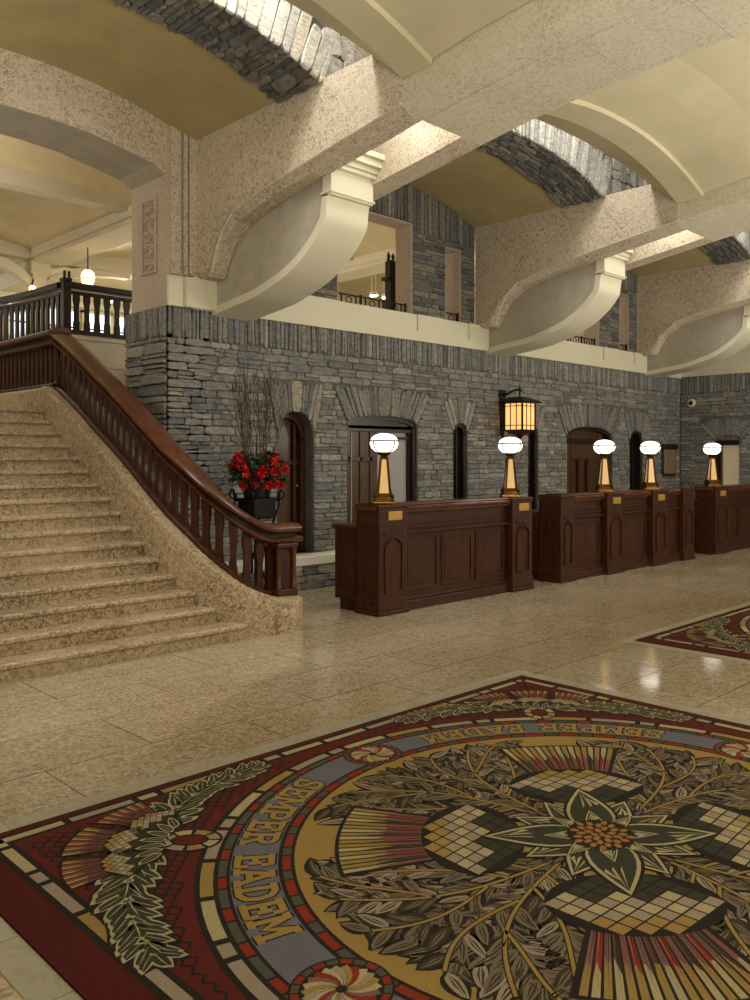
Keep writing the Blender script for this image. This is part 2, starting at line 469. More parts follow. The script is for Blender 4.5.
# ---- stone wall of the gallery level with openings and an arched head
for n in (1, 2):
    c = cb(n); a, b = A_of(n), B_of(n)
    m = MB()
    ops = [(a[0], a[1], 3.60, 4.93, 4.93, 'sq'), (b[0], b[1], 3.60, 4.73, 4.73, 'sq')]
    wall_with_openings(m, c-1.99, c+1.976, 3.601, 5.5, ops, W+.03, W+.33, 1)
    gm = lambda u, v, h: (u, W+.03-h, v)
    def gb(v0, v1, a=a, b=b):
        out = []
        if v0 < 4.93: out.append((a[0]-.003, a[1]+.003))
        if v0 < 4.73: out.append((b[0]-.003, b[1]+.003))
        return out
    rubble(m, gm, c-1.97, c+1.97, 3.64, 4.80, rng, pal=DARKS, blocked=gb, hr=(.05, .11), lr=(.14, .4), relief=.022)
    u = -1.96
    while u < 1.95:   # long upright stones following the curve of the vault
        l = rng.uniform(.04, .09); l = min(l, 1.96-u); p = c+u; q = p+l
        lo = 4.82
        if a[0] < (p+q)/2 < a[1]: lo = 4.94
        zt0 = vz(u)+.02; zt1 = vz(u+l)+.02
        sk = u*.035
        stone_block(m, gm, [(p+.003, lo), (q-.003, lo), (q-.003, zt1), (p+.003, zt0)], .03, rng, DARKS, .006)
        u += l
    # smooth dressed reveals
    for (xl, xr, zt) in ((a[0], a[1], 4.93), (b[0], b[1], 4.73)):
        m.box(xr-.012, xr+.002, W+.02, W+.34, 3.6, zt, 2); m.box(xl-.002, xl+.012, W+.02, W+.34, 3.6, zt, 2); m.box(xl, xr, W+.02, W+.34, zt-.012, zt, 2)
    o = m.build('wall_gallery' if n == 1 else 'wall_gallery.001', [M['stone'], M['mortar'], M['lime_pink']]); o['kind'] = 'structure'

# ---- big arch over the staircase
def arch_over_stairs():
    m = MB()
    AB = [(1.6, 4.70), (1.75, 4.78), (2.0, 4.83), (2.48, 4.92), (2.9, 4.945), (3.22, 4.95), (3.54, 4.945), (3.96, 4.92), (4.45, 4.83), (4.70, 4.78), (4.86, 4.70)]
    poly = [(x, z) for x, z in AB]+[(4.86, 5.6), (1.6, 5.6)]
    rings = []
    for y in (W, 8.96):
        rings.append([(x, y, z) for x, z in AB])
    m.loft([rings[0], rings[1]], 1, cap=False, closed=False)
    for i in range(len(AB)-1):
        (x0, z0), (x1, z1) = AB[i], AB[i+1]
        for y, fl in ((W, 0), (8.96, 1)):
            f = [(x0, y, z0), (x1, y, z1), (x1, y, 5.6), (x0, y, 5.6)]
            m.face(f if not fl else f[::-1], 0)
    # upper piers
    m.box(4.86, 5.20, W, 8.96, 3.27, 5.6, 2); m.box(1.24, 1.6, W, 8.96, 3.27, 5.6, 2)
    # slender pilaster strips on the front of the pier
    for x0, x1, d in ((4.90, 5.02, .03), (5.055, 5.10, .05), (5.115, 5.19, .07)):
        m.box(x0, x1, W-d, W+.01, 3.62, 5.25, 0)
    m.box(4.865, 5.05, W-.04, W+.01, 3.27, 3.60, 3); m.box(5.06, 5.47, W-.09, W+.01, 3.27, 3.60, 3)
    # pointed bevel where the arch ring meets the pier
    m.face([(4.86, W-.001, 4.70), (4.86, W+.42, 4.70), (4.6, W-.001, 4.82)], 1)
    o = m.build('wall_stair_arch', [M['lime'], M['panelgrey'], M['lime_pink'], M['white']]); o['kind'] = 'structure'
arch_over_stairs()

# relief carving on the pier
p = thing('relief_panel', (4.86, 8.57, 3.68), 'weathered carved relief panel on pinkish limestone pier above the stair handrail', 'relief')
m = MB()
for (y0, y1, z0, z1) in ((8.40, 8.44, 3.66, 4.50), (8.70, 8.74, 3.66, 4.50), (8.44, 8.70, 3.66, 3.69), (8.44, 8.70, 4.47, 4.50)):
    m.box(4.842, 4.86, y0, y1, z0, z1, bev=.008)
m.build('border', M['lime_pink'], p)
m = MB(); r2 = random.Random(3)
for i in range(9):
    z = 3.74+i*.085; s = (-1)**i
    pts = [(4.852, 8.57+s*.07*cos(t)*(1 if t < 4 else .6), z+.04*sin(t)) for t in [k*.5 for k in range(11)]]
    m.tube(pts, [.012+.005*sin(k) for k in range(11)], 6)
for i in range(18):
    z = r2.uniform(3.72, 4.44); y = r2.uniform(8.47, 8.67)
    m.lathe((4.855, y, z-.012), [(.004, 0), (.018, .008), (.018, .018), (.004, .026)], 7)
m.build('carving', M['lime_pink'], p, smooth=True)

# ------------------------------------------------------------------ beams
def beam(n):
    x0 = bx(n); far = n <= 0 and n < 0
    m = MB()
    ys = [7.94, 7.74, 7.45, 6.9, 6.4, 5.9, 5.4, 4.95]
    def cheek(xa, xb, curved):
        pts = [(W+.005, 3.6), (7.98, 3.6)] + [(y, zb(y)) for y in ys] if curved else [(W+.005, 3.6), (7.98, 3.6)] + [(y, zb(y)) for y in ys]
        bot = pts
        top_y_end = 4.95
        poly = [(y, z) for y, z in bot]+[(4.95, 4.80), (5.33, 5.14), (W+.005, 5.14)]
        # quads between bottom and top for clean shading
        b2 = sorted(bot); 
        def zt(y): return interp([(4.95, 4.80), (5.33, 5.14), (9, 5.14)], y)
        yy = sorted(set([p[0] for p in b2]+[5.33]))
        zbv = lambda y: interp(b2, y)
        for ya, yb in zip(yy, yy[1:]):
            if curved:
                m.loft([[(xa, y, zbv(y)+.065), (xa+.012, y, zbv(y)+.055), (xa+.075, y, zbv(y)), (xb, y, zbv(y)), (xb, y, zt(y)), (xa, y, zt(y))] for y in (ya, yb)], 0)
            else: m.prism([(ya, zbv(ya)), (yb, zbv(yb)), (yb, zt(yb)), (ya, zt(ya))], 'x', xa, xb, 0)
    cheek(x0, x0+.25, True); cheek(x0+.79, x0+BW, False)
    m.box(x0+.20, x0+.85, 4.9, W, 4.98, 5.14, 0)            # lid of the recess between the cheeks
    # part over the hall: slimmer, with a flat stepped soffit
    yy = [-7, -3, 0, 1.5, 2.4, 3.0, 3.8, 4.4, 4.96]
    xa = x0+.02
    for ya, yb in zip(yy, yy[1:]):
        za, zc = zb(ya), zb(yb)
        m.loft([[(xa, ya, za+.065), (x0+.075, ya, za), (x0+.265, ya, za), (x0+.275, ya, za+.02), (x0+.29, ya, za), (x0+BW, ya, za), (x0+BW, ya, 5.6), (xa, ya, 5.6)],
                [(xa, yb, zc+.065), (x0+.075, yb, zc), (x0+.265, yb, zc), (x0+.275, yb, zc+.02), (x0+.29, yb, zc), (x0+BW, yb, zc), (x0+BW, yb, 5.6), (xa, yb, 5.6)]], 1)
    return m
LBL = {0: 'broad mottled limestone ceiling beam nearest the camera, springing beside the stair pier',
       1: 'mottled limestone ceiling beam over the wall between the first desk and the wall lantern',
       2: 'mottled limestone ceiling beam farthest from the staircase, at the right edge',
       -1: 'mottled limestone ceiling beam left of the staircase'}
def bead_path(x0):
    return [(x0-.012, y, z) for y, z in [(7.80, 3.62), (7.74, 3.80), (7.62, 4.02), (7.42, 4.18), (6.9, 4.31), (6.4, 4.385), (5.9, 4.46), (5.4, 4.53), (4.96, 4.60)]]
for n in (-1, 0, 1, 2):
    x0 = bx(n)
    t = thing('ceiling_beam', (x0, W, 3.6), LBL[n], 'ceiling beam', 'ceiling beams across the lobby')
    m = beam(n); m.build('body', [M['lime'], M['lime_fine']], t)
    m = MB()
    P = bead_path(x0)
    m.sweep(P, [(-.02, -.008), (.0, -.012), (.012, 0), (0, .012), (-.02, .008)])
    m.build('bead_moulding', M['lime_fine'], t)
    m = MB()
    for yj in (4.2, 3.4, 2.6, 1.8, 1.0):
        m.box(x0+.3, x0+BW, yj, yj+.007, zb(yj)-.002, zb(yj)+.01)
    m.build('panel_joint', M['panelgrey'], t, kind='stuff')

# ------------------------------------------------------------------ corbels
CP = [(W, 3.215), (7.85, 3.262), (7.4, 3.315), (7.13, 3.38), (6.87, 3.457), (6.68, 3.54), (6.53, 3.63), (6.38, 3.745), (6.27, 3.86), (6.215, 3.95), (6.20, 4.06), (6.18, 4.17)]
def dense(P, k=3):
    out = []
    for i in range(len(P)-1):
        p0 = P[max(0, i-1)]; p1 = P[i]; p2 = P[i+1]; p3 = P[min(len(P)-1, i+2)]
        for q in range(k):
            t = q/k
            out.append(tuple(.5*((2*b)+(-a+c)*t+(2*a-5*b+4*c-d)*t*t+(-a+3*b-3*c+d)*t**3) for a, b, c, d in zip(p0, p1, p2, p3)))
    return out+[P[-1]]
CP = dense(CP)
def corbel(n):
    x0 = bx(n)+.25; x1 = bx(n)+.79
    label = {0: 'large cream scroll corbel beside the stair pier, lit strongly from above',
             1: 'large cream scroll corbel above the narrow window left of the wall lantern',
             2: 'large cream scroll corbel in the far corner at the right edge',
             -1: 'large cream scroll corbel left of the staircase'}[n]
    t = thing('corbel', (x0, W, 3.2), label, 'corbel', 'scroll corbels under the ceiling beams')
    m = MB()
    for (ya, za), (yb, zbb) in zip(CP, CP[1:]):
        m.prism([(ya, za+.01), (yb, zbb+.01), (yb, 4.97), (ya, 4.97)], 'x', x0+.012, x1-.012)
    m.build('web', M['panelgrey'], t)
    m = MB()   # front band wrapping the curve
    rings = []
    for i, (y, z) in enumerate(CP):
        a = CP[max(0, i-1)]; b = CP[min(len(CP)-1, i+1)]; ty, tz = b[0]-a[0], b[1]-a[1]; l = hypot(ty, tz); ny, nz = -(-tz/l), -(ty/l)*-1
        # inward normal (up / towards the wall)
        ny, nz = -tz/l*-1, ty/l*-1
        iy, iz = y+ny*.085, z+nz*.085
        rings.append([(x0-.012, y, z), (x1+.012, y, z), (x1+.012, iy, iz), (x0-.012, iy, iz)])
    m.loft(rings)
    m.build('scroll_band', M['white'], t, smooth=True)
    m = MB()   # capital mouldings
    m.box(x0-.012, x1+.012, 6.13, 6.26, 4.15, 4.55)
    m.box(x0-.03, x1+.03, 6.11, 6.28, 4.165, 4.19, bev=.008)
    for i, (d, z0, z1) in enumerate(((.03, 4.40, 4.44), (.06, 4.44, 4.49), (.11, 4.49, 4.56), (.15, 4.56, 4.62))):
        m.box(x0-.005, x1+.005, 6.10-d, 6.3, z0, z1, bev=.006)
    m.build('capital', M['white'], t)
    m = MB()
    m.box(x0+.0105, x0+.016, 6.75, W-.1, 3.62, 3.627)
    m.build('panel_line', M['cornice'], t)
for n in (-1, 0, 1, 2): corbel(n)

# ------------------------------------------------------------------ bays: vaults, stone arches, ribs
def span(n, k=28): return [(-1.985+3.97*i/k) for i in range(k+1)]
def rib_far(d): return 5.13+.15*(1-abs(d/1.976)**2.2)
def rib_mid(d): return 4.82+.37*(1-abs(d/1.976)**2.2)
def rib_near(d): return 4.83+.37*(1-abs(d/1.976)**2.2)
BAYLBL = {0: 'over the foot of the stairs, at top left', 1: 'in the bay above the first desk', 2: 'in the farthest bay at the right edge', -1: 'left of the staircase bay'}
for n in (-1, 0, 1, 2, 3):
    c = cb(n) if n < 3 else cb(3)
    ds = [d for d in span(n) if n < 3 or c+d < XR-.02]
    if n == 3: ds = [d for d in [(-1.985+.1*i) for i in range(40)] if c+d < XR]
    m = MB()
    # vault over the wall side (glazed olive), hall vault (pale), shaft lining
    m.loft([[(c+d, 6.6, vz(d)+.03) for d in ds], [(c+d, 9.3 if n == 0 else W+.05, vz(d)+.03) for d in ds]], 0, cap=False, closed=False)
    def hz(y): return interp([(-7, .30), (3.2, .24), (3.7, .20), (4.1, .17), (4.62, .10)], y)
    rows = []
    for y in (-7, -2, 1, 2.5, 3.2, 3.7, 4.1, 4.62):
        rows.append([(c+d, y, rib_near(d)+hz(y)-.055+(.05*(1-(d/1.976)**2) if y < 4 else 0)) for d in ds])
    m.loft(rows, 1, cap=False, closed=False)
    xa, xb = c-1.985-BW*.5, c+ds[-1]+BW*.5
    m.box(max(xa, -6), min(xb, XR+.2), 5.0, 6.9, 6.35, 6.4, 1)
    m.box(max(xa, -6), min(xb, XR+.2), 6.64, 6.7, 5.5, 6.4, 1)
    o = m.build('ceiling' if n == -1 else 'ceiling.%03d' % (n+1), [M['olive'], M['ceil']]); o['kind'] = 'structure'
    # plaster rib
    m = MB()
    prof = []
    for d in ds:
        prof.append([(c+d, 4.60, rib_near(d)+.05), (c+d, 4.62, rib_near(d)+.05), (c+d, 4.635, rib_near(d)), (c+d, 4.97, rib_mid(d)), (c+d, 5.32, rib_far(d)), (c+d, 5.32, 6.38), (c+d, 4.60, 6.38)])
    m.loft(prof, 0)
    if n in BAYLBL:
        o = m.build('plaster_rib', M['ceil']); tag(o, 'smooth cream plaster arch rib '+BAYLBL[n], 'arch rib', 'plaster ribs')
    else:
        o = m.build('ceiling.006', M['ceil']); o['kind'] = 'structure'
    # stone arch
    m = MB()
    k = len(ds)
    for d0, d1 in zip(ds, ds[1:]):
        m.loft([[(c+d0, 6.0, vz(d0)+.02), (c+d0, 6.64, vz(d0)+.02), (c+d0, 6.64, 6.38), (c+d0, 6.0, 6.38)],
                [(c+d1, 6.0, vz(d1)+.02), (c+d1, 6.64, vz(d1)+.02), (c+d1, 6.64, 6.38), (c+d1, 6.0, 6.38)]], 1)
    if n in (-1, 0, 1, 2):
        sm = lambda u, v, h: (c+u, v, vz(u)+.02-h)
        # soffit stones: rows run along the arch
        rs = random.Random(20+n)
        v = 5.98
        def soff(u, v, h, c=c): return (c+v, u, vz(v)+.02-h)
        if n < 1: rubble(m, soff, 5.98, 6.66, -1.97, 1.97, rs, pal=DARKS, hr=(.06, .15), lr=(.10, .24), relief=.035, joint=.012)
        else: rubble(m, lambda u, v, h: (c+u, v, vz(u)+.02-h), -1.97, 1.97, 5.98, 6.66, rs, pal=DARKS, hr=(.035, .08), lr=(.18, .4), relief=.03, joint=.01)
        def ff(u, v, h, c=c): return (c+u, 6.0-h, v)
        u = -1.97
        while u < 1.96:
            l = min(rs.uniform(.08, .17) if n < 1 else rs.uniform(.03, .09), 1.97-u)
            tp = rs.uniform(.42, .55); sk = .22*(u+l/2)
            H = lambda d: vz(d)+.0
            e0 = .0 if n < 1 else .0
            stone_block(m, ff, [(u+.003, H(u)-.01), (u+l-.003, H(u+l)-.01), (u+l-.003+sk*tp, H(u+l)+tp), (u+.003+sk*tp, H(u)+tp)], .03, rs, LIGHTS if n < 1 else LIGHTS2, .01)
            u += l
        m.box(c+1.985, c+1.985+BW-.03, 6.0, 6.64, 5.141, 6.38, 1)
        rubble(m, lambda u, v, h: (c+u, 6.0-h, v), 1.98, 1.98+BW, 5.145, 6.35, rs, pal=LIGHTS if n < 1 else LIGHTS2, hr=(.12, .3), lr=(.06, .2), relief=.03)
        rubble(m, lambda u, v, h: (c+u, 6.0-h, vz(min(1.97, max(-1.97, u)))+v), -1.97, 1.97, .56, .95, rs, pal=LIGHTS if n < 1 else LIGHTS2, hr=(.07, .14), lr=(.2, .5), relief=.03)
        o = m.build('stone_arch', [M['stone'], M['mortar']]); tag(o, 'rubble stone arch with pale upright voussoirs '+BAYLBL[n], 'stone arch', 'rubble stone arches')
    else:
        o = m.build('ceiling.007', [M['mortar'], M['mortar']]); o['kind'] = 'structure'

# ------------------------------------------------------------------ doors and windows set in the stonework
def opening_frame(op, y, w, d, mat='woodd'):
    m = MB(); xl, xr, z0, zs, zt, k = op
    m.box(xl, xl+w, y, y+d, z0, zs, bev=.006); m.box(xr-w, xr, y, y+d, z0, zs, bev=.006)
    ap = arch_pts(xl, xr, zs, zt, 12); c = (xl+xr)/2
    for p, q in zip(ap, ap[1:]):
        if q[0]-p[0] < 1e-5: continue
        def inn(a): return (c+(a[0]-c)*(1-2*w/(xr-xl)), a[1]-w)
        m.prism([inn(p), inn(q), (q[0], q[1]), (p[0], p[1])], 'y', y, y+d)
    return m
def struct(o): o['kind'] = 'structure'; return o
# arched door by the flowers
op = OPS[0]
d = struct(opening_frame(op, W+.16, .07, .09).build('door_1', M['wood']))
m = MB(); m.box(6.45, 6.90, W+.26, W+.30, .42, 2.12); m.box(6.46, 6.78, W+.245, W+.27, 1.30, 2.02, bev=.008)
m.build('leaf', M['woodm'], d)
m = MB(); m.box(6.80, 6.83, W+.20, W+.27, .42, 2.05); m.box(6.45, 6.90, W+.22, W+.26, 1.52, 1.57)
m.build('mullion', M['wood'], d)
m = MB(); m.lathe((6.84, W+.19, 1.25), [(.004, -.02), (.018, -.01), (.018, .01), (.004, .02)], 10); m.build('handle', M['brass'], d, smooth=True)
m = MB(); m.box(6.37, 6.97, W+.01, W+.34, .405, .42); struct(m.build('trim_3', M['slab']))
# two wide shallow-arched doorways
def wide(op, name, pane):
    xl, xr, z0, zs, zt, k = op
    d = struct(opening_frame(op, W+.03, .05, .12).build(name, M['woodd']))
    m = MB(); m.box(xl+.05, xr-.05, W+.06, W+.14, zs-.10, zs-.02); 
    if pane: m.box(xl+.05, xr-.05, W+.06, W+.13, zs-.06, zs+.1)
    m.build('transom', M['woodd'], d)
    xm = xl+.50*(xr-xl) if pane else xr-.1
    m = MB(); m.box(xl+.05, xm, W+.12, W+.16, .0, zt-.04)
    for a in (xl+.10, xl+.33, xm-.16):
        m.box(a, a+.05, W+.10, W+.125, .0, zt-.06, bev=.006)
    m.box(xl+.1, xm-.1, W+.10, W+.12, 1.55, 1.62, bev=.005)
    m.build('leaf', M['woodm'], d)
    m = MB(); m.box(xl+.155, xl+.17, W+.09, W+.11, .0, zs); m.build('edge_strip', M['cornice'], d)
    if pane:
        m = MB(); m.box(xm, xr-.05, W+.13, W+.15, .0, zt-.04); m.build('pane', M['grey_glass'], d)
        m = MB(); m.box(xr-.09, xr-.05, W+.08, W+.13, 0, zs); m.box(xm, xr-.06, W+.09, W+.13, zs-.20, zs-.16); m.build('glazing_bar', M['woodd'], d)
    else:
        m = MB(); m.box(xl+.5, xl+.56, W+.07, W+.12, 0, 1.6); m.box(xl+.8, xl+.86, W+.07, W+.12, 0, 1.6); m.build('mullion', M['wood'], d)
wide(OPS[1], 'door_2', True)
wide(OPS[4], 'door_3', False)
# slit windows
for i, k in ((1, 2), (2, 3), (3, 5)):
    op = OPS[k]
    d = struct(opening_frame(op, W+.02, .05, .1).build('window_%d' % i, M['woodd']))
    m = MB(); m.box(op[0]+.04, op[1]-.04, W+.10, W+.12, op[2], op[4]-.03); m.build('pane', M['iron'], d)
    m = MB(); m.box((op[0]+op[1])/2-.012, (op[0]+op[1])/2+.012, W+.07, W+.10, op[2], op[4]-.05); m.build('mullion', M['woodd'], d)
# plaque near the corner
t = thing('wall_plaque', (16.485, W, 1.25), 'small framed grey board on the stone wall near the far corner', 'plaque')
m = MB(); m.box(16.2, 16.77, W-.03, W+.05, 1.23, 1.87, bev=.01); m.build('frame', M['woodd'], t)
m = MB(); m.box(16.25, 16.72, W-.042, W-.02, 1.28, 1.78, bev=.005); m.build('board', M['plaque'], t)
m = MB(); m.box(16.18, 16.79, W-.07, W-.0, 1.78, 1.89, bev=.01); m.build('cap', M['woodd'], t)
# doorway in the right wall
d = MB(); d.box(XR+.02, XR+.12, 7.34, 7.42, 0, 1.96); d.box(XR+.02, XR+.12, 6.96, 7.42, 1.86, 1.96); d.box(XR-.06, XR+.03, 7.30, 7.40, 0, 1.94)
d = struct(d.build('door_4', M['woodd']))
m = MB(); m.box(XR+.10, XR+.13, 6.96, 7.34, 0, 1.86); m.build('pane', emit('lit room behind glass', (1, .85, .6, 1), .10, srgb(190, 170, 130)), d)
# dome camera
t = thing('security_camera', (XR-.04, 7.93, 2.74), 'small white dome security camera on stone near the far corner', 'security camera')
m = MB()
m.loft([[(XR-.02-q, 7.93+r*cos(a*pi/8), 2.74+r*sin(a*pi/8)) for a in range(16)] for r, q in ((.085, 0), (.085, .03), (.07, .045))]); m.build('mount', M['white'], t, smooth=True)
m = MB(); m.loft([[(XR-.06-q, 7.93+r*cos(a*pi/8), 2.74+r*sin(a*pi/8)) for a in range(16)] for r, q in ((.045, 0), (.04, .02), (.02, .035))]); m.build('dome', M['iron'], t, smooth=True)

# ------------------------------------------------------------------ staircase
RISE, RUN, NST = .1345, .222, 16
XI = 4.05
CURB = [  # x, y, half width, top z   (centre line, from the top down)
    (4.24, 14.0, .19, 2.41), (4.24, 12.0, .19, 2.41), (4.24, 9.6, .19, 2.41), (4.24, 9.5, .19, 2.40), (4.24, 8.9, .19, 2.105), (4.24, 8.5, .19, 1.88), (4.24, 7.96, .19, 1.59), (4.24, 7.4, .19, 1.255),
    (4.255, 7.15, .19, 1.09), (4.28, 6.98, .19, .975), (4.33, 6.80, .195, .84), (4.40, 6.64, .205, .69), (4.50, 6.52, .235, .55), (4.62, 6.445, .28, .43), (4.74, 6.42, .32, .35), (4.86, 6.42, .36, .31), (4.95, 6.42, .35, .30), (5.04, 6.42, .31, .295), (5.12, 6.42, .24, .29), (5.17, 6.42, .15, .288), (5.19, 6.42, .05, .286)]
def smooth_path(P, k=3):
    out = []
    for i in range(len(P)-1):
        p0 = P[max(0, i-1)]; p1 = P[i]; p2 = P[i+1]; p3 = P[min(len(P)-1, i+2)]
        for s in range(k):
            t = s/k
            out.append(tuple(.5*((2*b)+(-a+c)*t+(2*a-5*b+4*c-d)*t*t+(-a+3*b-3*c+d)*t**3) for a, b, c, d in zip(p0, p1, p2, p3)))
    out.append(P[-1]); return out
ST = thing('staircase', (3.2, 6.2, 0), 'broad flight of mottled beige stone steps rising through the arch', 'staircase')
def inner_x(y): return interp([(5.9, 4.75), (6.07, 4.60), (6.15, 4.47), (6.3, 4.32), (6.6, 4.20), (6.9, 4.13), (7.38, 4.08), (14, 4.08)], y)
for k in range(NST):
    y0 = 6.14+RUN*k; z0 = RISE*k; z1 = z0+RISE
    m = MB()
    y1 = y0+RUN+.03 if k < NST-1 else 14.15
    xr = inner_x(y0+.03)+.0; xl = 6.44-xr if False else 2*3.22-xr
    bow = max(0, .05-.012*k)
    def yy(x, off): return y0+off+.10*((x-3.22)/2.0)**2*(1 if k < 3 else 0)*0
    m.box(xl, xr, y0+.02, y1, max(0, z0-.02), z1-.035)
    m.box(xl, xr, y0-.012, y1, z1-.045, z1, bev=.012)
    m.build('step', M['step'], ST)
m = MB(); rings = []
for x, y, hw, z in smooth_path(CURB[2:], 3):
    rings.append((x, y, hw, z))
def curb_loft(m, pts, flip=False):
    R = []
    for i, (x, y, hw, z) in enumerate(pts):
        a = pts[max(0, i-1)]; b = pts[min(len(pts)-1, i+1)]
        h = Vector((b[0]-a[0], b[1]-a[1], 0)).normalized(); s = Vector((h.y, -h.x, 0))
        ring = []
        for q, zz in ((-hw, 0), (-hw, z-.045), (-hw+.012, z-.015), (-hw+.045, z), (hw-.045, z), (hw-.012, z-.015), (hw, z-.045), (hw, 0)):
            qq = q if abs(q) > 0 else 0
            if hw < .06: qq = max(-hw, min(hw, q))
            X = x+s.x*qq; Y = y+s.y*qq
            if flip: X = 6.44-X
            ring.append((X, Y, zz))
        R.append(ring)
    m.loft(R)
curb_loft(m, [CURB[0], CURB[1]]+rings)
m.build('curb', M['step'], ST, smooth=True)
m = MB(); curb_loft(m, [CURB[0], CURB[1]]+rings, True); m.build('curb', M['step'], ST, smooth=True)
m = MB(); m.box(4.44, 8.3, 9.2, 14.15, 2.0, 2.14); struct(m.build('floor.001', M['step']))

# ------------------------------------------------------------------ stair balustrades
RAILZ = .62
def balustrade(flip, label):
    F = (lambda p: (6.44-p[0],)+tuple(p[1:])) if flip else (lambda p: p)
    T = thing('stair_balustrade', F((5.0, 6.38, .3)), label, 'balustrade', 'carved stair balustrades')
    C = [(x, y, z) for x, y, hw, z in CURB[:15]]
    C = [p for p in C]+[(4.86, 6.42, .305), (4.98, 6.42, .30)]
    base = smooth_path(C, 4)
    def off(dz, ext=None):
        P = [F((x, y, z+dz)) for x, y, z in base]
        if ext: P += [F((5.05+e, 6.42, .30+dz)) for e in ext]
        return P
    # base shoe
    m = MB(); m.sweep(off(0, (0, .02)), [(-.07, -.005), (-.07, .035), (-.045, .055), (.045, .055), (.07, .035), (.07, -.005)]); m.build('shoe', M['wood'], T)
    # moulded lower rail
    m = MB(); m.sweep(off(.49, (.05, .12, .2)), [(-.06, 0), (-.085, .02), (-.085, .045), (-.055, .06), (.055, .06), (.085, .045), (.085, .02), (.06, 0)]); m.build('lower_rail', M['woodh'], T, smooth=True)
    m = MB(); m.sweep(off(.545, (.05, .1)), [(-.05, 0), (-.05, .05), (.05, .05), (.05, 0)]); m.build('fillet', M['woodd'], T)
    # broad hand rail
    m = MB(); m.sweep(off(.59, (.05, .1, .15)), [(-.10, 0), (-.125, .02), (-.125, .045), (-.10, .072), (-.05, .088), (.05, .088), (.10, .072), (.125, .045), (.125, .02), (.10, 0)]); m.build('handrail', M['woodh'], T, smooth=True)
    # balusters, flat waisted boards
    acc = 0; nxt = .07; cnt = 0; prev = base[-1]
    for p in reversed(base[:-4]):
        if p[1] > 12.6: break
        seg = hypot(p[0]-prev[0], p[1]-prev[1])
        while acc+seg >= nxt and seg > 1e-6:
            t = (nxt-acc)/seg
            q = [prev[i]+(p[i]-prev[i])*t for i in range(3)]
            tx, ty = (p[0]-prev[0])/seg, (p[1]-prev[1])/seg; sl = (p[2]-prev[2])/seg
            nxt += .128
            m = MB(); R = []
            for z, w in ((.03, .040), (.10, .042), (.13, .034), (.20, .030), (.30, .032), (.38, .044), (.42, .046), (.455, .040), (.505, .040)):
                R.append([F((q[0]+tx*a*w-ty*b, q[1]+ty*a*w+tx*b, q[2]+z+sl*a*w)) for a, b in ((-1, -.02), (1, -.02), (1, .02), (-1, .02))])
            m.loft(R); m.build('baluster', M['wood'], T); cnt += 1
        acc += seg; prev = p
    # clustered newel
    nx, ny = 5.02, 6.40
    m = MB()
    def bb(x0, x1, y0, y1, z0, z1, bv=0):
        if flip: x0, x1 = 6.44-x1, 6.44-x0
        m.box(x0, x1, y0, y1, z0, z1, bev=bv)
    bb(nx-.12, nx+.12, ny-.12, ny+.12, .29, .36, .008); bb(nx-.075, nx+.075, ny-.075, ny+.075, .36, .80)
    bb(nx-.125, nx+.125, ny-.125, ny+.125, .75, .79, .008)
    m.build('newel_post', M['wood'], T)
    for ax, ay in ((-.09, -.09), (.09, -.09), (.09, .09), (-.09, .09)):
        m = MB(); cx = nx+ax; cx = 6.44-cx if flip else cx
        m.lathe((cx, ny+ay, .36), [(.03, 0), (.03, .03), (.022, .05), (.022, .33), (.034, .37), (.034, .39)], 10); m.build('newel_shaft', M['woodh'], T, smooth=True)
    m = MB(); cx = 4.78 if not flip else 6.44-4.78
    m.lathe((cx, 6.42-.10, .80), [(.008, -.02), (.022, -.012), (.022, .012), (.008, .02)], 10); m.build('boss', M['brassd'], T, smooth=True)
    return T
balustrade(False, 'dark mahogany balustrade with broad polished handrail curving down beside the beige steps')
balustrade(True, 'dark mahogany stair balustrade on the far left side of the beige steps')

# ------------------------------------------------------------------ upper gallery seen through the arch
YB = 14.15
m = MB()
CURV = [(12.4, YB), (6.45, YB), (6.40, 14.25), (6.38, 14.6), (6.36, 15.1), (6.30, 15.8), (6.2, 16.4), (6.0, 17.0), (5.6, 17.8), (4.9, 18.6)]
for (xa, ya), (xb, yb) in zip(CURV, CURV[1:]):
    m.face([(xa, ya, 2.0), (xb, yb, 2.0), (xb, yb, 3.76), (xa, ya, 3.76)][::-1])
m.box(6.45, 8.2, YB-.02, YB, 3.66, 3.76, bev=.01); m.box(6.45, 8.2, YB-.012, YB, 3.20, 3.23); m.box(6.45, 8.2, YB-.012, YB, 2.86, 2.89)
struct(m.build('wall_landing', M['panelgrey']))
T = thing('gallery_balustrade', (6.45, YB, 3.76), 'dark wooden balustrade with corner post around the upper gallery, bright windows behind', 'balustrade')
m = MB(); m.box(6.40, 7.9, YB-.06, YB+.06, 3.76, 3.82); m.box(6.40, 7.9, YB-.09, YB+.09, 4.53, 4.64, bev=.02); m.box(6.4, 7.9, YB-.05, YB+.05, 4.44, 4.5, bev=.01); m.build('straight_rail', M['woodk'], T)
m = MB(); cv = [(x, y, 0) for x, y in CURV[2:]]; cv = smooth_path([(x, y, 0.) for x, y, z in cv], 3)
m.sweep([(x, y, 4.53) for x, y, z in cv], [(-.09, 0), (-.09, .08), (-.05, .11), (.05, .11), (.09, .08), (.09, 0)])
m.sweep([(x, y, 3.76) for x, y, z in cv], [(-.06, 0), (-.06, .06), (.06, .06), (.06, 0)])
m.sweep([(x, y, 4.42) for x, y, z in cv], [(-.04, 0), (-.05, .05), (.05, .05), (.04, 0)])
m.build('curved_rail', M['woodk'], T)
m = MB(); m.box(6.36, 6.50, YB-.07, YB+.07, 3.76, 4.66, bev=.01); m.box(6.35, 6.51, YB-.08, YB+.08, 4.64, 4.70, bev=.01)
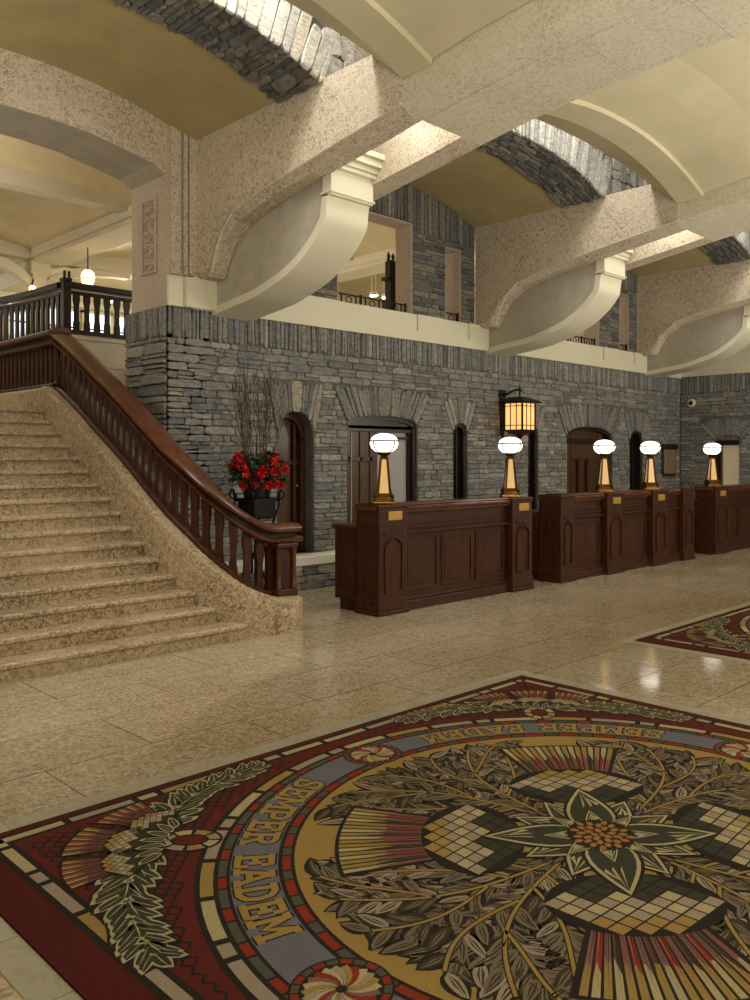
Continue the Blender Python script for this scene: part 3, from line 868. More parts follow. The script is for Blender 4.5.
m.box(6.37, 6.41, YB-.06, YB-.02, 4.70, 4.82, bev=.008); m.box(6.45, 6.49, YB-.06, YB-.02, 4.70, 4.82, bev=.008)
m.build('corner_post', M['woodk'], T)
x = 6.62
while x < 7.85:
    m = MB(); R = []
    for z, w in ((3.8, .055), (3.95, .055), (4.0, .042), (4.25, .042), (4.34, .06), (4.46, .06)):
        R.append([(x-w, YB-.02, z), (x+w, YB-.02, z), (x+w, YB+.02, z), (x-w, YB+.02, z)])
    m.loft(R); m.build('baluster', M['woodk'], T); x += .19
acc = 0; nxt = .12
for p, q in zip(cv, cv[1:]):
    seg = hypot(q[0]-p[0], q[1]-p[1])
    while acc+seg >= nxt:
        t = (nxt-acc)/seg; X = p[0]+(q[0]-p[0])*t; Y = p[1]+(q[1]-p[1])*t; tx, ty = (q[0]-p[0])/seg, (q[1]-p[1])/seg
        m = MB(); R = []
        for z, w in ((3.8, .055), (4.0, .042), (4.25, .042), (4.34, .06), (4.46, .06)):
            R.append([(X+tx*a*w-ty*b, Y+ty*a*w+tx*b, z) for a, b in ((-1, -.02), (1, -.02), (1, .02), (-1, .02))])
        m.loft(R); m.build('baluster', M['woodk'], T); nxt += .19
    acc += seg
# gallery floor, walls and ceiling
m = MB(); m.prism([(5.2, W+.34), (17.2, W+.34), (17.2, 21), (4.9, 21), (4.9, 18.6), (5.6, 17.8), (6.2, 16.4), (6.36, 15.1), (6.45, YB+.02), (8.3, YB+.02), (8.3, 14.0), (5.3, 9.25)], 'z', 3.5, 3.60)
struct(m.build('floor.002', M['plaster']))
m = MB(); m.prism([(5.22, 9.2), (5.30, 9.2), (8.3, 14.1), (8.22, 14.15)], 'z', 0, 3.55); struct(m.build('wall_partition', M['plaster']))
m = MB(); m.box(-1, 17.3, 20.8, 21, 0, 6.6); m.box(-1.2, -1, 9.2, 21, 0, 6.6); m.box(17.2, 17.4, W+.3, 21, 3.3, 6.6)
m.box(-1, 1.5, 9.1, 9.2, 0, 6.6)
struct(m.build('wall_upstairs', M['plaster']))
# vaulted ceiling panels between cross beams
def upvault(x0, x1, y0, y1, z, rise):
    k = 16; rows = []
    for j in range(7):
        y = y0+(y1-y0)*j/6
        rows.append([(x0+(x1-x0)*i/k, y, z+rise*(1-(2*i/k-1)**2)*(.35+.65*(1-(2*j/6-1)**2))) for i in range(k+1)])
    m.loft(rows, 0, cap=False, closed=False)
m = MB()
for x0, x1 in ((-1, 2.2), (2.2, 6.9), (7.7, 12.0), (12.8, 17.2)):
    for y0, y1 in ((9.2, 13.0), (13.0, 16.8), (17.3, 20.8)):
        upvault(x0, x1, y0 if y0 > 9.3 else (9.2 if x1 < 7 else W+.34), y1, 5.75, .55)
struct(m.build('ceiling.008', M['upceil']))
m = MB()
for x0 in (2.0, 6.9, 12.0):
    w = .8
    m.box(x0, x0+w, 9.2, 20.8, 5.60, 6.6, bev=.03); m.box(x0+.08, x0+w-.08, 9.2, 20.8, 5.52, 5.62, bev=.02)
m.box(-1, 17.2, 16.8, 17.3, 5.58, 6.6, bev=.03); m.box(-1, 17.2, 13.0-.15, 13.0+.15, 5.70, 6.6)
struct(m.build('ceiling.009', M['plaster']))
m = MB(); m.box(5.4, 17.2, 20.7, 20.81, 5.45, 5.6)
struct(m.build('trim_4', M['white']))
t = thing('column', (7.15, 16.95, 3.6), 'slim cream column carrying arched ribs behind the gallery balustrade', 'column')
m = MB(); m.box(7.0, 7.3, 16.9, 17.2, 3.6, 5.4, bev=.02); m.build('shaft', M['white'], t)
m = MB(); m.box(6.95, 7.35, 16.85, 17.25, 5.3, 5.58, bev=.03)
for s in (-1, 1):
    P = []
    for i in range(9):
        a = i/8*pi/2; P.append((7.15+s*(.1+1.9*(1-cos(a))), 17.05, 4.95+.66*sin(a)))
    m.sweep(P, [(-.12, -.1), (.12, -.1), (.12, .1), (-.12, .1)])
m.build('rib', M['white'], t)
# windows of the gallery
wi = 4
for xc in (7.35, 8.35, 9.3, 10.25, 11.2, 12.9):
    f = MB(); f.box(xc-.42, xc+.42, 20.66, 20.80, 3.9, 3.96); f.box(xc-.42, xc+.42, 20.66, 20.80, 5.32, 5.38); f.box(xc-.42, xc-.36, 20.66, 20.8, 3.9, 5.38); f.box(xc+.36, xc+.42, 20.66, 20.8, 3.9, 5.38)
    f = struct(f.build('window_%d' % wi, M['white'])); wi += 1
    m = MB(); m.box(xc-.36, xc+.36, 20.74, 20.76, 3.96, 5.32); m.build('pane', M['win'], f)
    m = MB(); m.box(xc-.015, xc+.015, 20.70, 20.74, 3.96, 5.32); m.box(xc-.36, xc+.36, 20.70, 20.74, 4.9, 4.93); m.build('glazing_bar', M['iron'], f)
# lantern and wall lights upstairs
def globe_light(name, loc, label, cat, r, hang):
    t = thing(name, loc, label, cat)
    x, y, z = loc
    m = MB()
    if hang: m.tube([(x, y, z+r), (x, y, 5.6)], .012, 6)
    else: m.tube([(x, y, z-.05), (x, y+.12, z-.05), (x+.1, y+.2, z+.25)], .015, 6)
    m.build('stem', M['iron'], t)
    m = MB(); m.lathe((x, y, z), [(.01, -r*1.3), (r*.7, -r), (r, -.2*r), (r*.95, r*.6), (r*.5, r*1.1), (.01, r*1.15)], 8); m.build('shade', M['amberhot'], t)
    m = MB(); m.lathe((x, y, z), [(.01, -r*.5), (r*1.03, -r*.25), (r*1.03, -r*.1), (.01, 0)], 8); m.build('band', M['brassd'], t)
    return t
globe_light('lantern', (7.24, 15.0, 4.95), 'glowing glass lantern above the gallery balustrade, left of the pier', 'lantern', .13, True)
globe_light('wall_light', (6.91, 16.70, 4.93), 'small glowing wall light on the column at far left', 'light', .07, False)
globe_light('wall_light', (9.5, 18.5, 5.3), 'tiny glowing lamp beside the stone pier, seen over the gallery balustrade', 'light', .05, False)
# ceiling spots seen through the opening over the first desk
for (x, y, z, lb) in ((10.62, 11.5, 5.39, 'brightest spot light in the gallery opening, by the scroll corbel'), (12.67, 13.0, 5.12, 'left spot light of the row low in the gallery opening'), (12.79, 13.0, 5.14, 'middle spot light of the row low in the gallery opening'), (13.04, 13.0, 5.13, 'right spot light of the row, beside the carved post')):
    t = thing('spot_light', (x, y, z), lb, 'spot light', 'gallery spot lights')
    m = MB(); m.lathe((x, y, z), [(.01, .05), (.05, .03), (.055, -.03), (.045, -.04)], 10); m.build('housing', M['white'], t)
    m = MB(); m.lathe((x, y, z-.045), [(.01, -.02), (.03, -.015), (.04, 0)], 10); m.build('bulb', M['bulb'], t)
    m = MB(); m.tube([(x, y, z+.04), (x, y, 5.75)], .008, 5); m.build('stem', M['white'], t)
# carved post with pale curtain in the gallery opening
t = thing('carved_post', (9.59, 9.4, 3.6), 'dark carved post with finials and pale drape in the gallery opening', 'post')
m = MB(); m.box(9.51, 9.65, 9.33, 9.47, 3.6, 4.72, bev=.02); m.box(9.47, 9.69, 9.29, 9.51, 4.40, 4.46, bev=.01); m.build('post', M['woodd'], t)
for dx in (-.05, .05):
    m = MB(); m.lathe((9.58+dx, 9.4, 4.72), [(.03, 0), (.02, .04), (.03, .07), (.004, .14)], 8); m.build('finial', M['woodd'], t, smooth=True)
m = MB(); m.sweep([(9.43, 9.3, 4.42), (9.58, 9.4, 4.47), (9.81, 9.5, 4.5)], [(-.02, -.02), (.02, -.02), (.02, .02), (-.02, .02)]); m.build('crossbar', M['woodd'], t)
m = MB(); m.tube([(9.65, 9.32, 3.62), (9.68, 9.32, 3.9), (9.64, 9.32, 4.1), (9.69, 9.32, 4.35)], [.03, .045, .03, .02], 8); m.build('drape', M['white'], t, smooth=True)

# ------------------------------------------------------------------ small iron railings in the gallery openings
def railing(x0, x1, label):
    t = thing('iron_railing', ((x0+x1)/2, W+.06, 3.6), label, 'railing', 'iron railings in the gallery openings')
    y = W+.06
    m = MB(); m.box(x0, x1, y-.008, y+.008, 3.755, 3.772); m.box(x0, x1, y-.006, y+.006, 3.64, 3.65); m.build('rail', M['iron'], t)
    n = max(1, round((x1-x0)/.42)); s = (x1-x0)/n
    for i in range(n+1):
        m = MB(); xx = x0+s*i; m.box(xx-.014, xx+.014, y-.012, y+.012, 3.6, 3.79); m.build('upright', M['iron'], t)
    for i in range(n):
        m = MB(); c = x0+s*(i+.5)
        m.tube([(c+.055*cos(a*pi/6), y, 3.70+.04*sin(a*pi/6)) for a in range(13)], .007, 5)
        for q in (-.13, .13): m.box(c+q-.008, c+q+.008, y-.008, y+.008, 3.65, 3.755)
        m.build('ornament', M['iron'], t)
for n in (1, 2):
    a, b = A_of(n), B_of(n)
    w = {1: 'nearer the stairs', 2: 'farther from the stairs'}[n]
    railing(a[0]+.02, a[1]-.1, 'long low black iron railing in the wide gallery opening '+w)
    railing(b[0]+.02, b[1]-.02, 'short low black iron railing in the narrow gallery slit '+w)

# ------------------------------------------------------------------ low stone ledge along the wall
t = thing('stone_ledge', (6.2, 8.05, 0), 'low rough stone ledge with white slab top below the arched door, behind the newel', 'ledge')
m = MB(); m.box(4.9, 7.50, 7.97, 8.17, 0, .29, 1)
rubble(m, lambda u, v, h: (u, 7.965-h, v), 4.9, 7.5, 0, .29, random.Random(5), pal=STONES+LIGHTS[:2], hr=(.05, .1), lr=(.12, .35), relief=.02)
rubble(m, lambda u, v, h: (7.505+h, u, v), 7.97, 8.17, 0, .29, random.Random(6), hr=(.05, .1), lr=(.1, .2), relief=.01)
m.build('base', [M['stone'], M['mortar']], t)
m = MB(); m.box(4.9, 7.53, 7.92, 8.17, .29, .41, bev=.012); m.build('slab', M['slab'], t)

# ------------------------------------------------------------------ flowers on iron stand
PX, PY = 5.50, 7.42
t = thing('plant_stand', (PX, PY, 0), 'black wrought iron plant stand with scrolled corners behind the stair balustrade', 'plant stand')
m = MB(); m.box(PX-.15, PX+.15, PY-.15, PY+.15, .95, 1.16, bev=.015)
for s in (-1, 1):
    m.box(PX-.165, PX+.165, PY+s*.155-.01, PY+s*.155+.01, 1.13, 1.17); m.box(PX+s*.155-.01, PX+s*.155+.01, PY-.165, PY+.165, 1.13, 1.17)
m.build('basin', M['iron'], t)
for a in range(4):
    an = pi/4+a*pi/2; dx, dy = cos(an), sin(an)
    m = MB()
    P = []
    for i in range(15):
        th = i/14*2.1*pi; r = .055*(1-i/20); P.append((PX+dx*(.25+r*sin(th)), PY+dy*(.25+r*sin(th)), 1.18+.02+r*cos(th)))
    m.tube([(PX+dx*.2, PY+dy*.2, .98), (PX+dx*.24, PY+dy*.24, 1.1), (PX+dx*.25, PY+dy*.25, 1.25)]+P, .011, 6); m.build('scroll', M['iron'], t)
    m = MB(); m.tube([(PX+dx*.2, PY+dy*.2, 1.0), (PX+dx*.15, PY+dy*.15, .8), (PX+dx*.06, PY+dy*.06, .6), (PX+dx*.05, PY+dy*.05, .4), (PX+dx*.12, PY+dy*.12, .2), (PX+dx*.24, PY+dy*.24, .04), (PX+dx*.28, PY+dy*.28, .015)], .014, 6); m.build('leg', M['iron'], t)
m = MB(); m.tube([(PX, PY, .95), (PX, PY, .3)], .03, 8); m.lathe((PX, PY, .55), [(.03, -.05), (.055, 0), (.03, .05)], 10); m.build('stem', M['iron'], t)
t = thing('flower_pot', (PX, PY, 1.16), 'dark pot of red flowers with tall bare twigs, standing on the iron stand', 'potted flowers')
m = MB(); m.lathe((PX, PY, 1.16), [(.09, 0), (.14, .02), (.165, .14), (.175, .2), (.165, .21), (.02, .20)], 20); m.build('pot', M['pot'], t, smooth=True)
rp = random.Random(11)
m = MB()
def leafquad(m, c, d, l, w):
    d = Vector(d).normalized(); s = d.cross(Vector((0, 0, 1)))
    s = s.normalized() if s.length > .01 else Vector((1, 0, 0)); c = Vector(c); n = s.cross(d)
    m.mesh([c, c+d*l*.5+s*w+n*.01, c+d*l-n*.015, c+d*l*.5-s*w+n*.01, c+d*l*.5-n*.008], [(0, 1, 4), (1, 2, 4), (2, 3, 4), (3, 0, 4)])
for i in range(520):
    a = rp.uniform(0, 2*pi); ph = rp.uniform(-.5, 1.2); r = .12+.13*rp.random()
    c = (PX+r*cos(a)*cos(ph)*1.15, PY+r*sin(a)*cos(ph)*1.15, 1.44+r*sin(ph))
    leafquad(m, c, (cos(a)+rp.uniform(-.7, .7), sin(a)+rp.uniform(-.7, .7), rp.uniform(-.9, .6)), rp.uniform(.06, .1), rp.uniform(.018, .032))
o = m.build('foliage', M['leaf'], t, kind='stuff')
for i in range(30):
    a = 2.399*i; ph = (-.55 if i % 5 == 0 else rp.uniform(-.1, .95)); r = rp.uniform(.25, .30)
    c = Vector((PX+r*cos(a)*cos(ph)*1.0, PY+r*sin(a)*cos(ph), 1.45+r*sin(ph)*.85))
    m = MB()
    for k in range(26):
        q = Vector((rp.gauss(0, 1), rp.gauss(0, 1), rp.gauss(0, 1))).normalized()
        leafquad(m, c+q*.012, q+Vector((rp.uniform(-.4, .4),)*3), rp.uniform(.045, .07), .022)
    m.build('bloom', M['petal'], t)
for i in range(26):
    a = 2.399*i; sp = rp.uniform(.08, .34); H = rp.uniform(1.05, 1.42)*(1-.25*(sp/.34)**2)
    m = MB(); P = []
    bx0, by0 = PX+.05*cos(a), PY+.05*sin(a); wob = rp.uniform(0, 6)
    for k in range(8):
        f = k/7; P.append(Vector((bx0+sp*cos(a)*f**.8*(1-.25*f*f)+.015*sin(wob+5*f), by0+sp*sin(a)*f**.8*(1-.25*f*f)+.015*cos(wob+6*f), 1.36+H*f)))
    m.tube(P, [.0055*(1-.7*k/7) for k in range(8)], 5)
    for k in (2, 3, 3, 4, 4, 5, 5, 6, 6):
        b = P[k]; d = Vector((rp.uniform(-1, 1), rp.uniform(-1, 1), 1.7)).normalized(); L = rp.uniform(.1, .28)
        m.tube([b, b+d*L*.5+Vector((rp.uniform(-.02, .02), 0, 0)), b+d*L+Vector((rp.uniform(-.03, .03), rp.uniform(-.03, .03), 0))], [.003, .0024, .0012], 4)
    m.build('twig', M['twig'], t)

# ------------------------------------------------------------------ reception desks
def gothic(m, x0, x1, y, z0, z1, w=.02, d=.018):
    # pointed arch frame moulding on a face at y (towards -y)
    zs = z0+(z1-z0)*.82; c = (x0+x1)/2
    m.box(x0, x0+w, y-d, y, z0, zs); m.box(x1-w, x1, y-d, y, z0, zs); m.box(x0, x1, y-d, y, z0-w, z0)
    k = 6
    for s in (-1, 1):
        P = [(c+s*(c-x0)*cos(i/k*1.15)/1.0*(1 if i == 0 else 1), zs+(z1-zs)*sin(i/k*1.15)/sin(1.15)) for i in range(k+1)]
        P = [(c+s*(c-x0)*(1-(i/k))**.75, zs+(z1-zs)*(i/k)**.8) for i in range(k+1)]
        for a, b in zip(P, P[1:]):
            q = [(a[0], a[1]), (b[0], b[1]), (b[0], b[1]-w*1.5), (a[0]-s*w, a[1]-w*.3)]
            m.prism(q, 'y', y-d, y)
    for zz in (z1+.02,):
        m.box(x0, x1, y-d, y, zz, zz+w)
def panel(m, x0, x1, y, z0, z1, w=.03, d=.014):
    m.box(x0, x1, y-d, y, z1-w, z1, bev=.004); m.box(x0, x1, y-d, y, z0, z0+w, bev=.004)
    m.box(x0, x0+w, y-d, y, z0+w, z1-w, bev=.004); m.box(x1-w, x1, y-d, y, z0+w, z1-w, bev=.004)
    m.box(x0+w+.025, x1-w-.025, y-.006, y, z0+w+.025, z1-w-.025, bev=.004)
FY = 6.06
def desk(x0, x1, pils, label, plates, back=6.78, nmid=3):
    T = thing('reception_desk', ((x0+x1)/2, 6.4, 0), label, 'reception desk', 'mahogany reception desks')
    m = MB()
    m.box(x0+.03, x1-.03, FY+.10, 6.40, .0, 1.06)
    m.box(x0+.03, x1-.03, 6.40, back-.04, .12, .86)
    m.box(x0+.06, x1-.06, 6.40, back-.08, 0, .12)
    m.build('carcass', M['wood'], T)
    m = MB(); m.box(x0-.0, x1+.0, 6.34, back, .86, .90, bev=.012); m.build('work_top', M['wood'], T)
    m = MB(); m.box(x0-.01, x1+.01, FY+.03, 6.42, 1.06, 1.10, bev=.01); m.box(x0+.035, x1-.035, FY+.055, 6.395, 1.03, 1.06); m.box(x0+.01, x1-.01, FY+.045, 6.405, 1.098, 1.125, bev=.012); m.build('counter_top', M['woodh'], T)
    m = MB(); m.box(x0-.005, x1+.005, FY+.05, FY+.12, 0, .10, bev=.01); m.box(x0+.0, x1-.0, FY+.07, FY+.12, .10, .13, bev=.008)
    m.box(x0+.02, x1-.02, FY+.06, FY+.12, .80, .84, bev=.01); m.box(x0+.02, x1-.02, FY+.075, FY+.12, .86, .88)
    m.build('moulding', M['wood'], T)
    # end panels
    for xe, s in ((x0+.03, -1), (x1-.03, 1)):
        m = MB()
        a, b = sorted((xe, xe+s*.016))
        ya = 6.42
        m.box(a, b, ya, back-.05, .12, .20); m.box(a, b, ya, back-.05, .80, .86); m.box(a, b, ya, ya+.05, .20, .80); m.box(a, b, back-.10, back-.05, .20, .80)
        m.build('end_panel', M['wood'], T)
    ps = sorted(pils)
    # frieze and field panels between the pilasters
    for (a0, a1), (b0, b1) in zip(ps, ps[1:]):
        xa, xb = a1+.02, b0-.02
        if xb-xa < .15: continue
        k = max(1, round((xb-xa)/.56)); s = (xb-xa)/k
        for i in range(k):
            m = MB(); panel(m, xa+s*i+.03, xa+s*(i+1)-.03, FY+.10, .20, .76); m.build('panel', M['wood'], T)
        m = MB(); m.box(xa, xb, FY+.085, FY+.10, .90, .92); m.box(xa, xb, FY+.085, FY+.10, 1.0, 1.02); m.build('frieze', M['wood'], T)
    for i, (a, b) in enumerate(ps):
        m = MB(); m.box(a, b, FY, FY+.34, 0, 1.10, bev=.006)
        m.box(a-.02, b+.02, FY-.02, FY+.35, 0, .045, bev=.008); m.box(a-.01, b+.01, FY-.01, FY+.35, .045, .16, bev=.008)
        m.box(a-.012, b+.012, FY-.012, FY+.35, 1.085, 1.125, bev=.01); m.box(a-.008, b+.008, FY-.008, FY+.34, .905, .925)
        gothic(m, a+.07, b-.07, FY, .24, .80)
        for yq in (FY+.10, FY+.17, FY+.24):
            m.box(a-.006, a, yq, yq+.03, .62, .80)
        m.box(a-.006, a, FY+.04, FY+.30, .84, .86)
        p = m.build('pilaster', M['wood'], T)
        if i in plates:
            m = MB(); c = (a+b)/2+.02; m.box(c-.10, c+.10, FY-.014, FY+.002, .965, 1.055, bev=.004); m.build('name_plate', M['plate'], p, label='blank gold name plate')
    return T
desk(6.0, 8.66, [(6.01, 6.42), (8.25, 8.65)], 'dark mahogany reception desk nearest the stairs, two glass lamps on it', (0, 1))
desk(9.28, 13.16, [(9.28, 9.6), (10.42, 10.86), (11.72, 12.16), (12.70, 13.06)], 'longest mahogany reception desk, in the middle of the row, two lamps on it', (1, 2))
desk(13.8, 16.75, [(13.86, 14.36), (16.2, 16.7)], 'dark mahogany reception desk at the right edge, farthest from the stairs', (0,))

# ------------------------------------------------------------------ desk lamps
def desk_lamp(x, y, z, label):
    T = thing('desk_lamp', (x, y, z), label, 'lamp', 'desk lamps with opal globes')
    m = MB(); m.box(x-.115, x+.115, y-.115, y+.115, z, z+.022, bev=.006); m.box(x-.085, x+.085, y-.085, y+.085, z+.022, z+.045, bev=.006); m.build('base', M['brass'], T)
    def sq(w, zz): return [(x-w, y-w, z+zz), (x+w, y-w, z+zz), (x+w, y+w, z+zz), (x-w, y+w, z+zz)]
    m = MB(); m.loft([sq(.105, .045), sq(.078, .07), sq(.066, .10), sq(.030, .48), sq(.036, .50)]); m.build('shaft', M['brassd'], T)
    m = MB()
    for ax, ay in ((0, -1), (-1, 0), (1, 0), (0, 1)):
        def P(t, w, h):
            zz = .11+h*.35; r = .066-(.036)*(zz-.10)/.38+.003
            return (x+ax*r+(-ay)*t*w*(r-.006), y+ay*r+ax*t*w*(r-.006), z+zz)
        m.face([P(-.8, 1, 0), P(.8, 1, 0), P(.8, 1, 1), P(-.8, 1, 1)])
    m.build('glass_panel', M['shaftglass'], T)
    for ax, ay in ((-1, -1), (1, -1), (1, 1), (-1, 1)):
        m = MB(); m.tube([(x+ax*.10, y+ay*.10, z+.02), (x+ax*.078, y+ay*.078, z+.08), (x+ax*.066, y+ay*.066, z+.16), (x+ax*.036, y+ay*.036, z+.49)], [.012, .011, .008, .007], 6)
        m.lathe((x+ax*.088, y+ay*.088, z+.06), [(.006, 0), (.018, .01), (.018, .03), (.006, .04)], 8); m.build('strut', M['brassd'], T)
    m = MB(); m.lathe((x, y, z+.50), [(.03, 0), (.065, .012), (.075, .035), (.055, .045)], 24); m.build('collar', M['brassd'], T, smooth=True)
    prof = [(.06, .535), (.10, .55), (.132, .58), (.148, .62), (.146, .655), (.128, .69), (.095, .715), (.05, .728), (.005, .732)]
    m = MB(); m.lathe((x, y, z), prof, 28); g = m.build('globe', M['globe'], T, smooth=True)
    m = MB(); m.lathe((x, y, z+.648), [(.145, -.002), (.156, -.002), (.156, .014), (.145, .014)], 28); m.build('band', M['brassd'], T)
    T.rotation_euler = (0, 0, pi/4)
    for a in range(4):
        an = a*pi/2+pi/4; m = MB()
        m.tube([(x+cos(an)*(r+.004), y+sin(an)*(r+.004), z+zz) for r, zz in prof[:5]], .007, 5); m.build('rib', M['brassd'], T)
for x, lb in ((6.27, 'lit opal globe lamp on the stair end of the first reception desk'), (8.46, 'lit opal globe lamp on the far end of the first desk, under the wall lantern'),
              (10.66, 'lit opal globe lamp on the middle desk in front of the wide arched doorway'), (11.99, 'lit opal globe lamp on the middle desk nearest the grey plaque'), (14.16, 'rightmost lit opal globe lamp, on the last desk')):
    desk_lamp(x, 6.25, 1.125, lb)

# ------------------------------------------------------------------ wall lantern
LX, LY = 10.86, 7.84
t = thing('wall_lantern', (LX, W, 1.93), 'large black iron wall lantern with glowing amber panes on a bracket', 'wall lantern')
m = MB(); m.loft([[(LX-.09, W-.03, 2.68), (LX+.09, W-.03, 2.68), (LX+.09, W-.002, 2.68), (LX-.09, W-.002, 2.68)], [(LX-.035, W-.03, 1.92), (LX+.035, W-.03, 1.92), (LX+.035, W-.002, 1.92), (LX-.035, W-.002, 1.92)]]); m.build('back_plate', M['iron'], t)
m = MB(); m.tube([(LX, W-.02, 2.60), (LX, W-.12, 2.61), (LX, LY+.12, 2.66), (LX, LY, 2.67), (LX, LY-.04, 2.64)], [.02, .016, .016, .018, .012], 8); m.tube([(LX, LY, 2.72), (LX, LY, 2.5)], .013, 6); m.build('arm', M['iron'], t)
m = MB(); m.tube([(LX, W-.02, 2.2), (LX, W-.15, 2.0), (LX, LY, 1.97)], .014, 6); m.build('brace', M['iron'], t)
S = .165
m = MB()
def rg(w, zz): return [(LX-w, LY-w, zz), (LX+w, LY-w, zz), (LX+w, LY+w, zz), (LX-w, LY+w, zz)]
m.loft([rg(.24, 2.455), rg(.245, 2.475), rg(.10, 2.545), rg(.03, 2.56)]); m.build('roof', M['iron'], t)
m = MB()
for sx in (-1, 1):
    for sy in (-1, 1): m.box(LX+sx*S-.012, LX+sx*S+.012, LY+sy*S-.012, LY+sy*S+.012, 2.03, 2.46)
for zz in (2.03, 2.10, 2.40, 2.445):
    for s in (-1, 1):
        m.box(LX-S, LX+S, LY+s*S-.008, LY+s*S+.008, zz, zz+.012); m.box(LX+s*S-.008, LX+s*S+.008, LY-S, LY+S, zz, zz+.012)
for q in (-.055, .055):
    for s in (-1, 1):
        m.box(LX+q-.006, LX+q+.006, LY+s*S-.007, LY+s*S+.007, 2.03, 2.46); m.box(LX+s*S-.007, LX+s*S+.007, LY+q-.006, LY+q+.006, 2.03, 2.46)
m.build('cage', M['iron'], t)
for ax, ay in ((0, -1), (-1, 0), (1, 0), (0, 1)):
    m = MB()
    if ax == 0: m.box(LX-S+.01, LX+S-.01, LY+ay*(S-.006)-.003, LY+ay*(S-.006)+.003, 2.04, 2.45)
    else: m.box(LX+ax*(S-.006)-.003, LX+ax*(S-.006)+.003, LY-S+.01, LY+S-.01, 2.04, 2.45)
    m.build('pane', M['amber'], t)
m = MB(); m.loft([rg(.18, 2.03), rg(.13, 2.0), rg(.05, 1.96), rg(.015, 1.90)]); m.build('foot', M['brassd'], t)

# ------------------------------------------------------------------ rugs (woven pattern as thin inlaid shapes)
def rug_mat(name, col, var=.10):
    m, nt, b = new_mat(name); v = coords(nt)
    f = noise(nt, v, 260, 2, .6); g = noise(nt, v, 3, 3)
    lo = tuple(c*(1-var*2.2) for c in col[:3])+(1,); hi = tuple(min(1, c*(1+var*2.2)) for c in col[:3])+(1,)
    c = ramp(nt, f, [(.3, lo), (.7, hi)])
    c = mixc(nt, 1, c, ramp(nt, g, [(.3, (.93, .93, .93, 1)), (.7, (1.05, 1.05, 1.05, 1))]), 'MULTIPLY')
    nt.links.new(c, b.inputs['Base Color']); b.inputs['Roughness'].default_value = .95; b.inputs['Specular IOR Level'].default_value = .12
    bump(nt, b, f, .4, .002)
    return m
RC = dict(maroon=(92, 38, 33), dark=(44, 40, 35), gold=(152, 126, 72), tan=(172, 158, 122), pink=(152, 138, 122), blue=(104, 104, 114), red=(134, 50, 36), green=(80, 80, 70),
          leafd=(66, 58, 46), leafm=(116, 104, 86), cream=(168, 158, 122), orange=(150, 104, 60), rose=(124, 92, 90), olive=(60, 60, 50), field=(100, 38, 32), selv=(80, 32, 27))
RK = list(RC); RM = [rug_mat('wool '+k, srgb(*RC[k])) for k in RK]
UX, UY = 1.885, 1.76
class Rug:
    def __init__(s): s.m = MB()
    def poly(s, pts, L, c):
        a = 0
        for (x0, y0), (x1, y1) in zip(pts, pts[1:]+pts[:1]): a += x0*y1-x1*y0
        if a < 0: pts = pts[::-1]
        s.m.face([(u*UX, v*UY, .009+L*.00022) for u, v in pts], RK.index(c))
    def ring(s, r0, r1, a0, a1, L, c, n=None):
        n = n or max(1, int(abs(a1-a0)/.06)+1)
        for i in range(n):
            b0 = a0+(a1-a0)*i/n; b1 = a0+(a1-a0)*(i+1)/n
            s.poly([(r0*cos(b0), r0*sin(b0)), (r1*cos(b0), r1*sin(b0)), (r1*cos(b1), r1*sin(b1)), (r0*cos(b1), r0*sin(b1))], L, c)
    def disc(s, c, r, L, col, n=40, sx=1, sy=1, rot=0):
        s.poly([(c[0]+(r*sx*cos(2*pi*i/n)*cos(rot)-r*sy*sin(2*pi*i/n)*sin(rot)), c[1]+(r*sx*cos(2*pi*i/n)*sin(rot)+r*sy*sin(2*pi*i/n)*cos(rot))) for i in range(n)], L, col)
    def stroke(s, pts, w, L, c):
        ws = w if isinstance(w, (list, tuple)) else [w]*len(pts)
        E = []
        for i, p in enumerate(pts):
            a = pts[max(0, i-1)]; b = pts[min(len(pts)-1, i+1)]; dx, dy = b[0]-a[0], b[1]-a[1]; l = hypot(dx, dy) or 1
            E.append(((p[0]-dy/l*ws[i], p[1]+dx/l*ws[i]), (p[0]+dy/l*ws[i], p[1]-dx/l*ws[i])))
        for e, f in zip(E, E[1:]): s.poly([e[0], e[1], f[1], f[0]], L, c)
    def leaf(s, base, ang, ln, w, L, bend=0, cols=('dark', 'leafm', 'leafd'), streak='leafd', fat=.45):
        n = 7; ca, sa = cos(ang), sin(ang)
        def P(t, q): 
            x = t*ln; y = q*w*sin(pi*t**(1-fat*.45))**.85 + bend*ln*t*t
            return (base[0]+x*ca-y*sa, base[1]+x*sa+y*ca)
        o = .16
        def shape(k, t0=0, t1=1): return [P(t0+(t1-t0)*i/n, k) for i in range(n+1)]+[P(t1-(t1-t0)*i/n, -k) for i in range(1, n)]
        bd = [(base[0]+(x-base[0])*1.0, base[1]+(y-base[1])*1.0) for x, y in shape(1.35)]
        s.poly(shape(1.0+.006/w*1.3, -.03 if False else 0, 1), L, cols[0])
        s.poly(shape(.86 if cols[1] == 'cream' else .80, .05, .94), L+1, cols[1])
        if cols[1] == 'cream':
            s.poly(shape(.60, .12, .82), L+1.6, cols[2])
            s.poly([P(.02, .10), P(.5, .09), P(.86, .02), P(.5, -.05), P(.02, -.08)], L+2, 'cream')
            return
        s.poly([P(.12, .1), P(.4, .42), P(.72, .40), P(.88, .05), P(.7, .12), P(.4, .14)], L+2, cols[2])
        s.poly([P(.12, -.12), P(.45, -.10), P(.8, -.08), P(.45, -.34)], L+2, cols[2])
rg_ = Rug(); rr = random.Random(42)
R = rg_
def rot2(p, q):
    for _ in range(q): p = (-p[1], p[0])
    return p
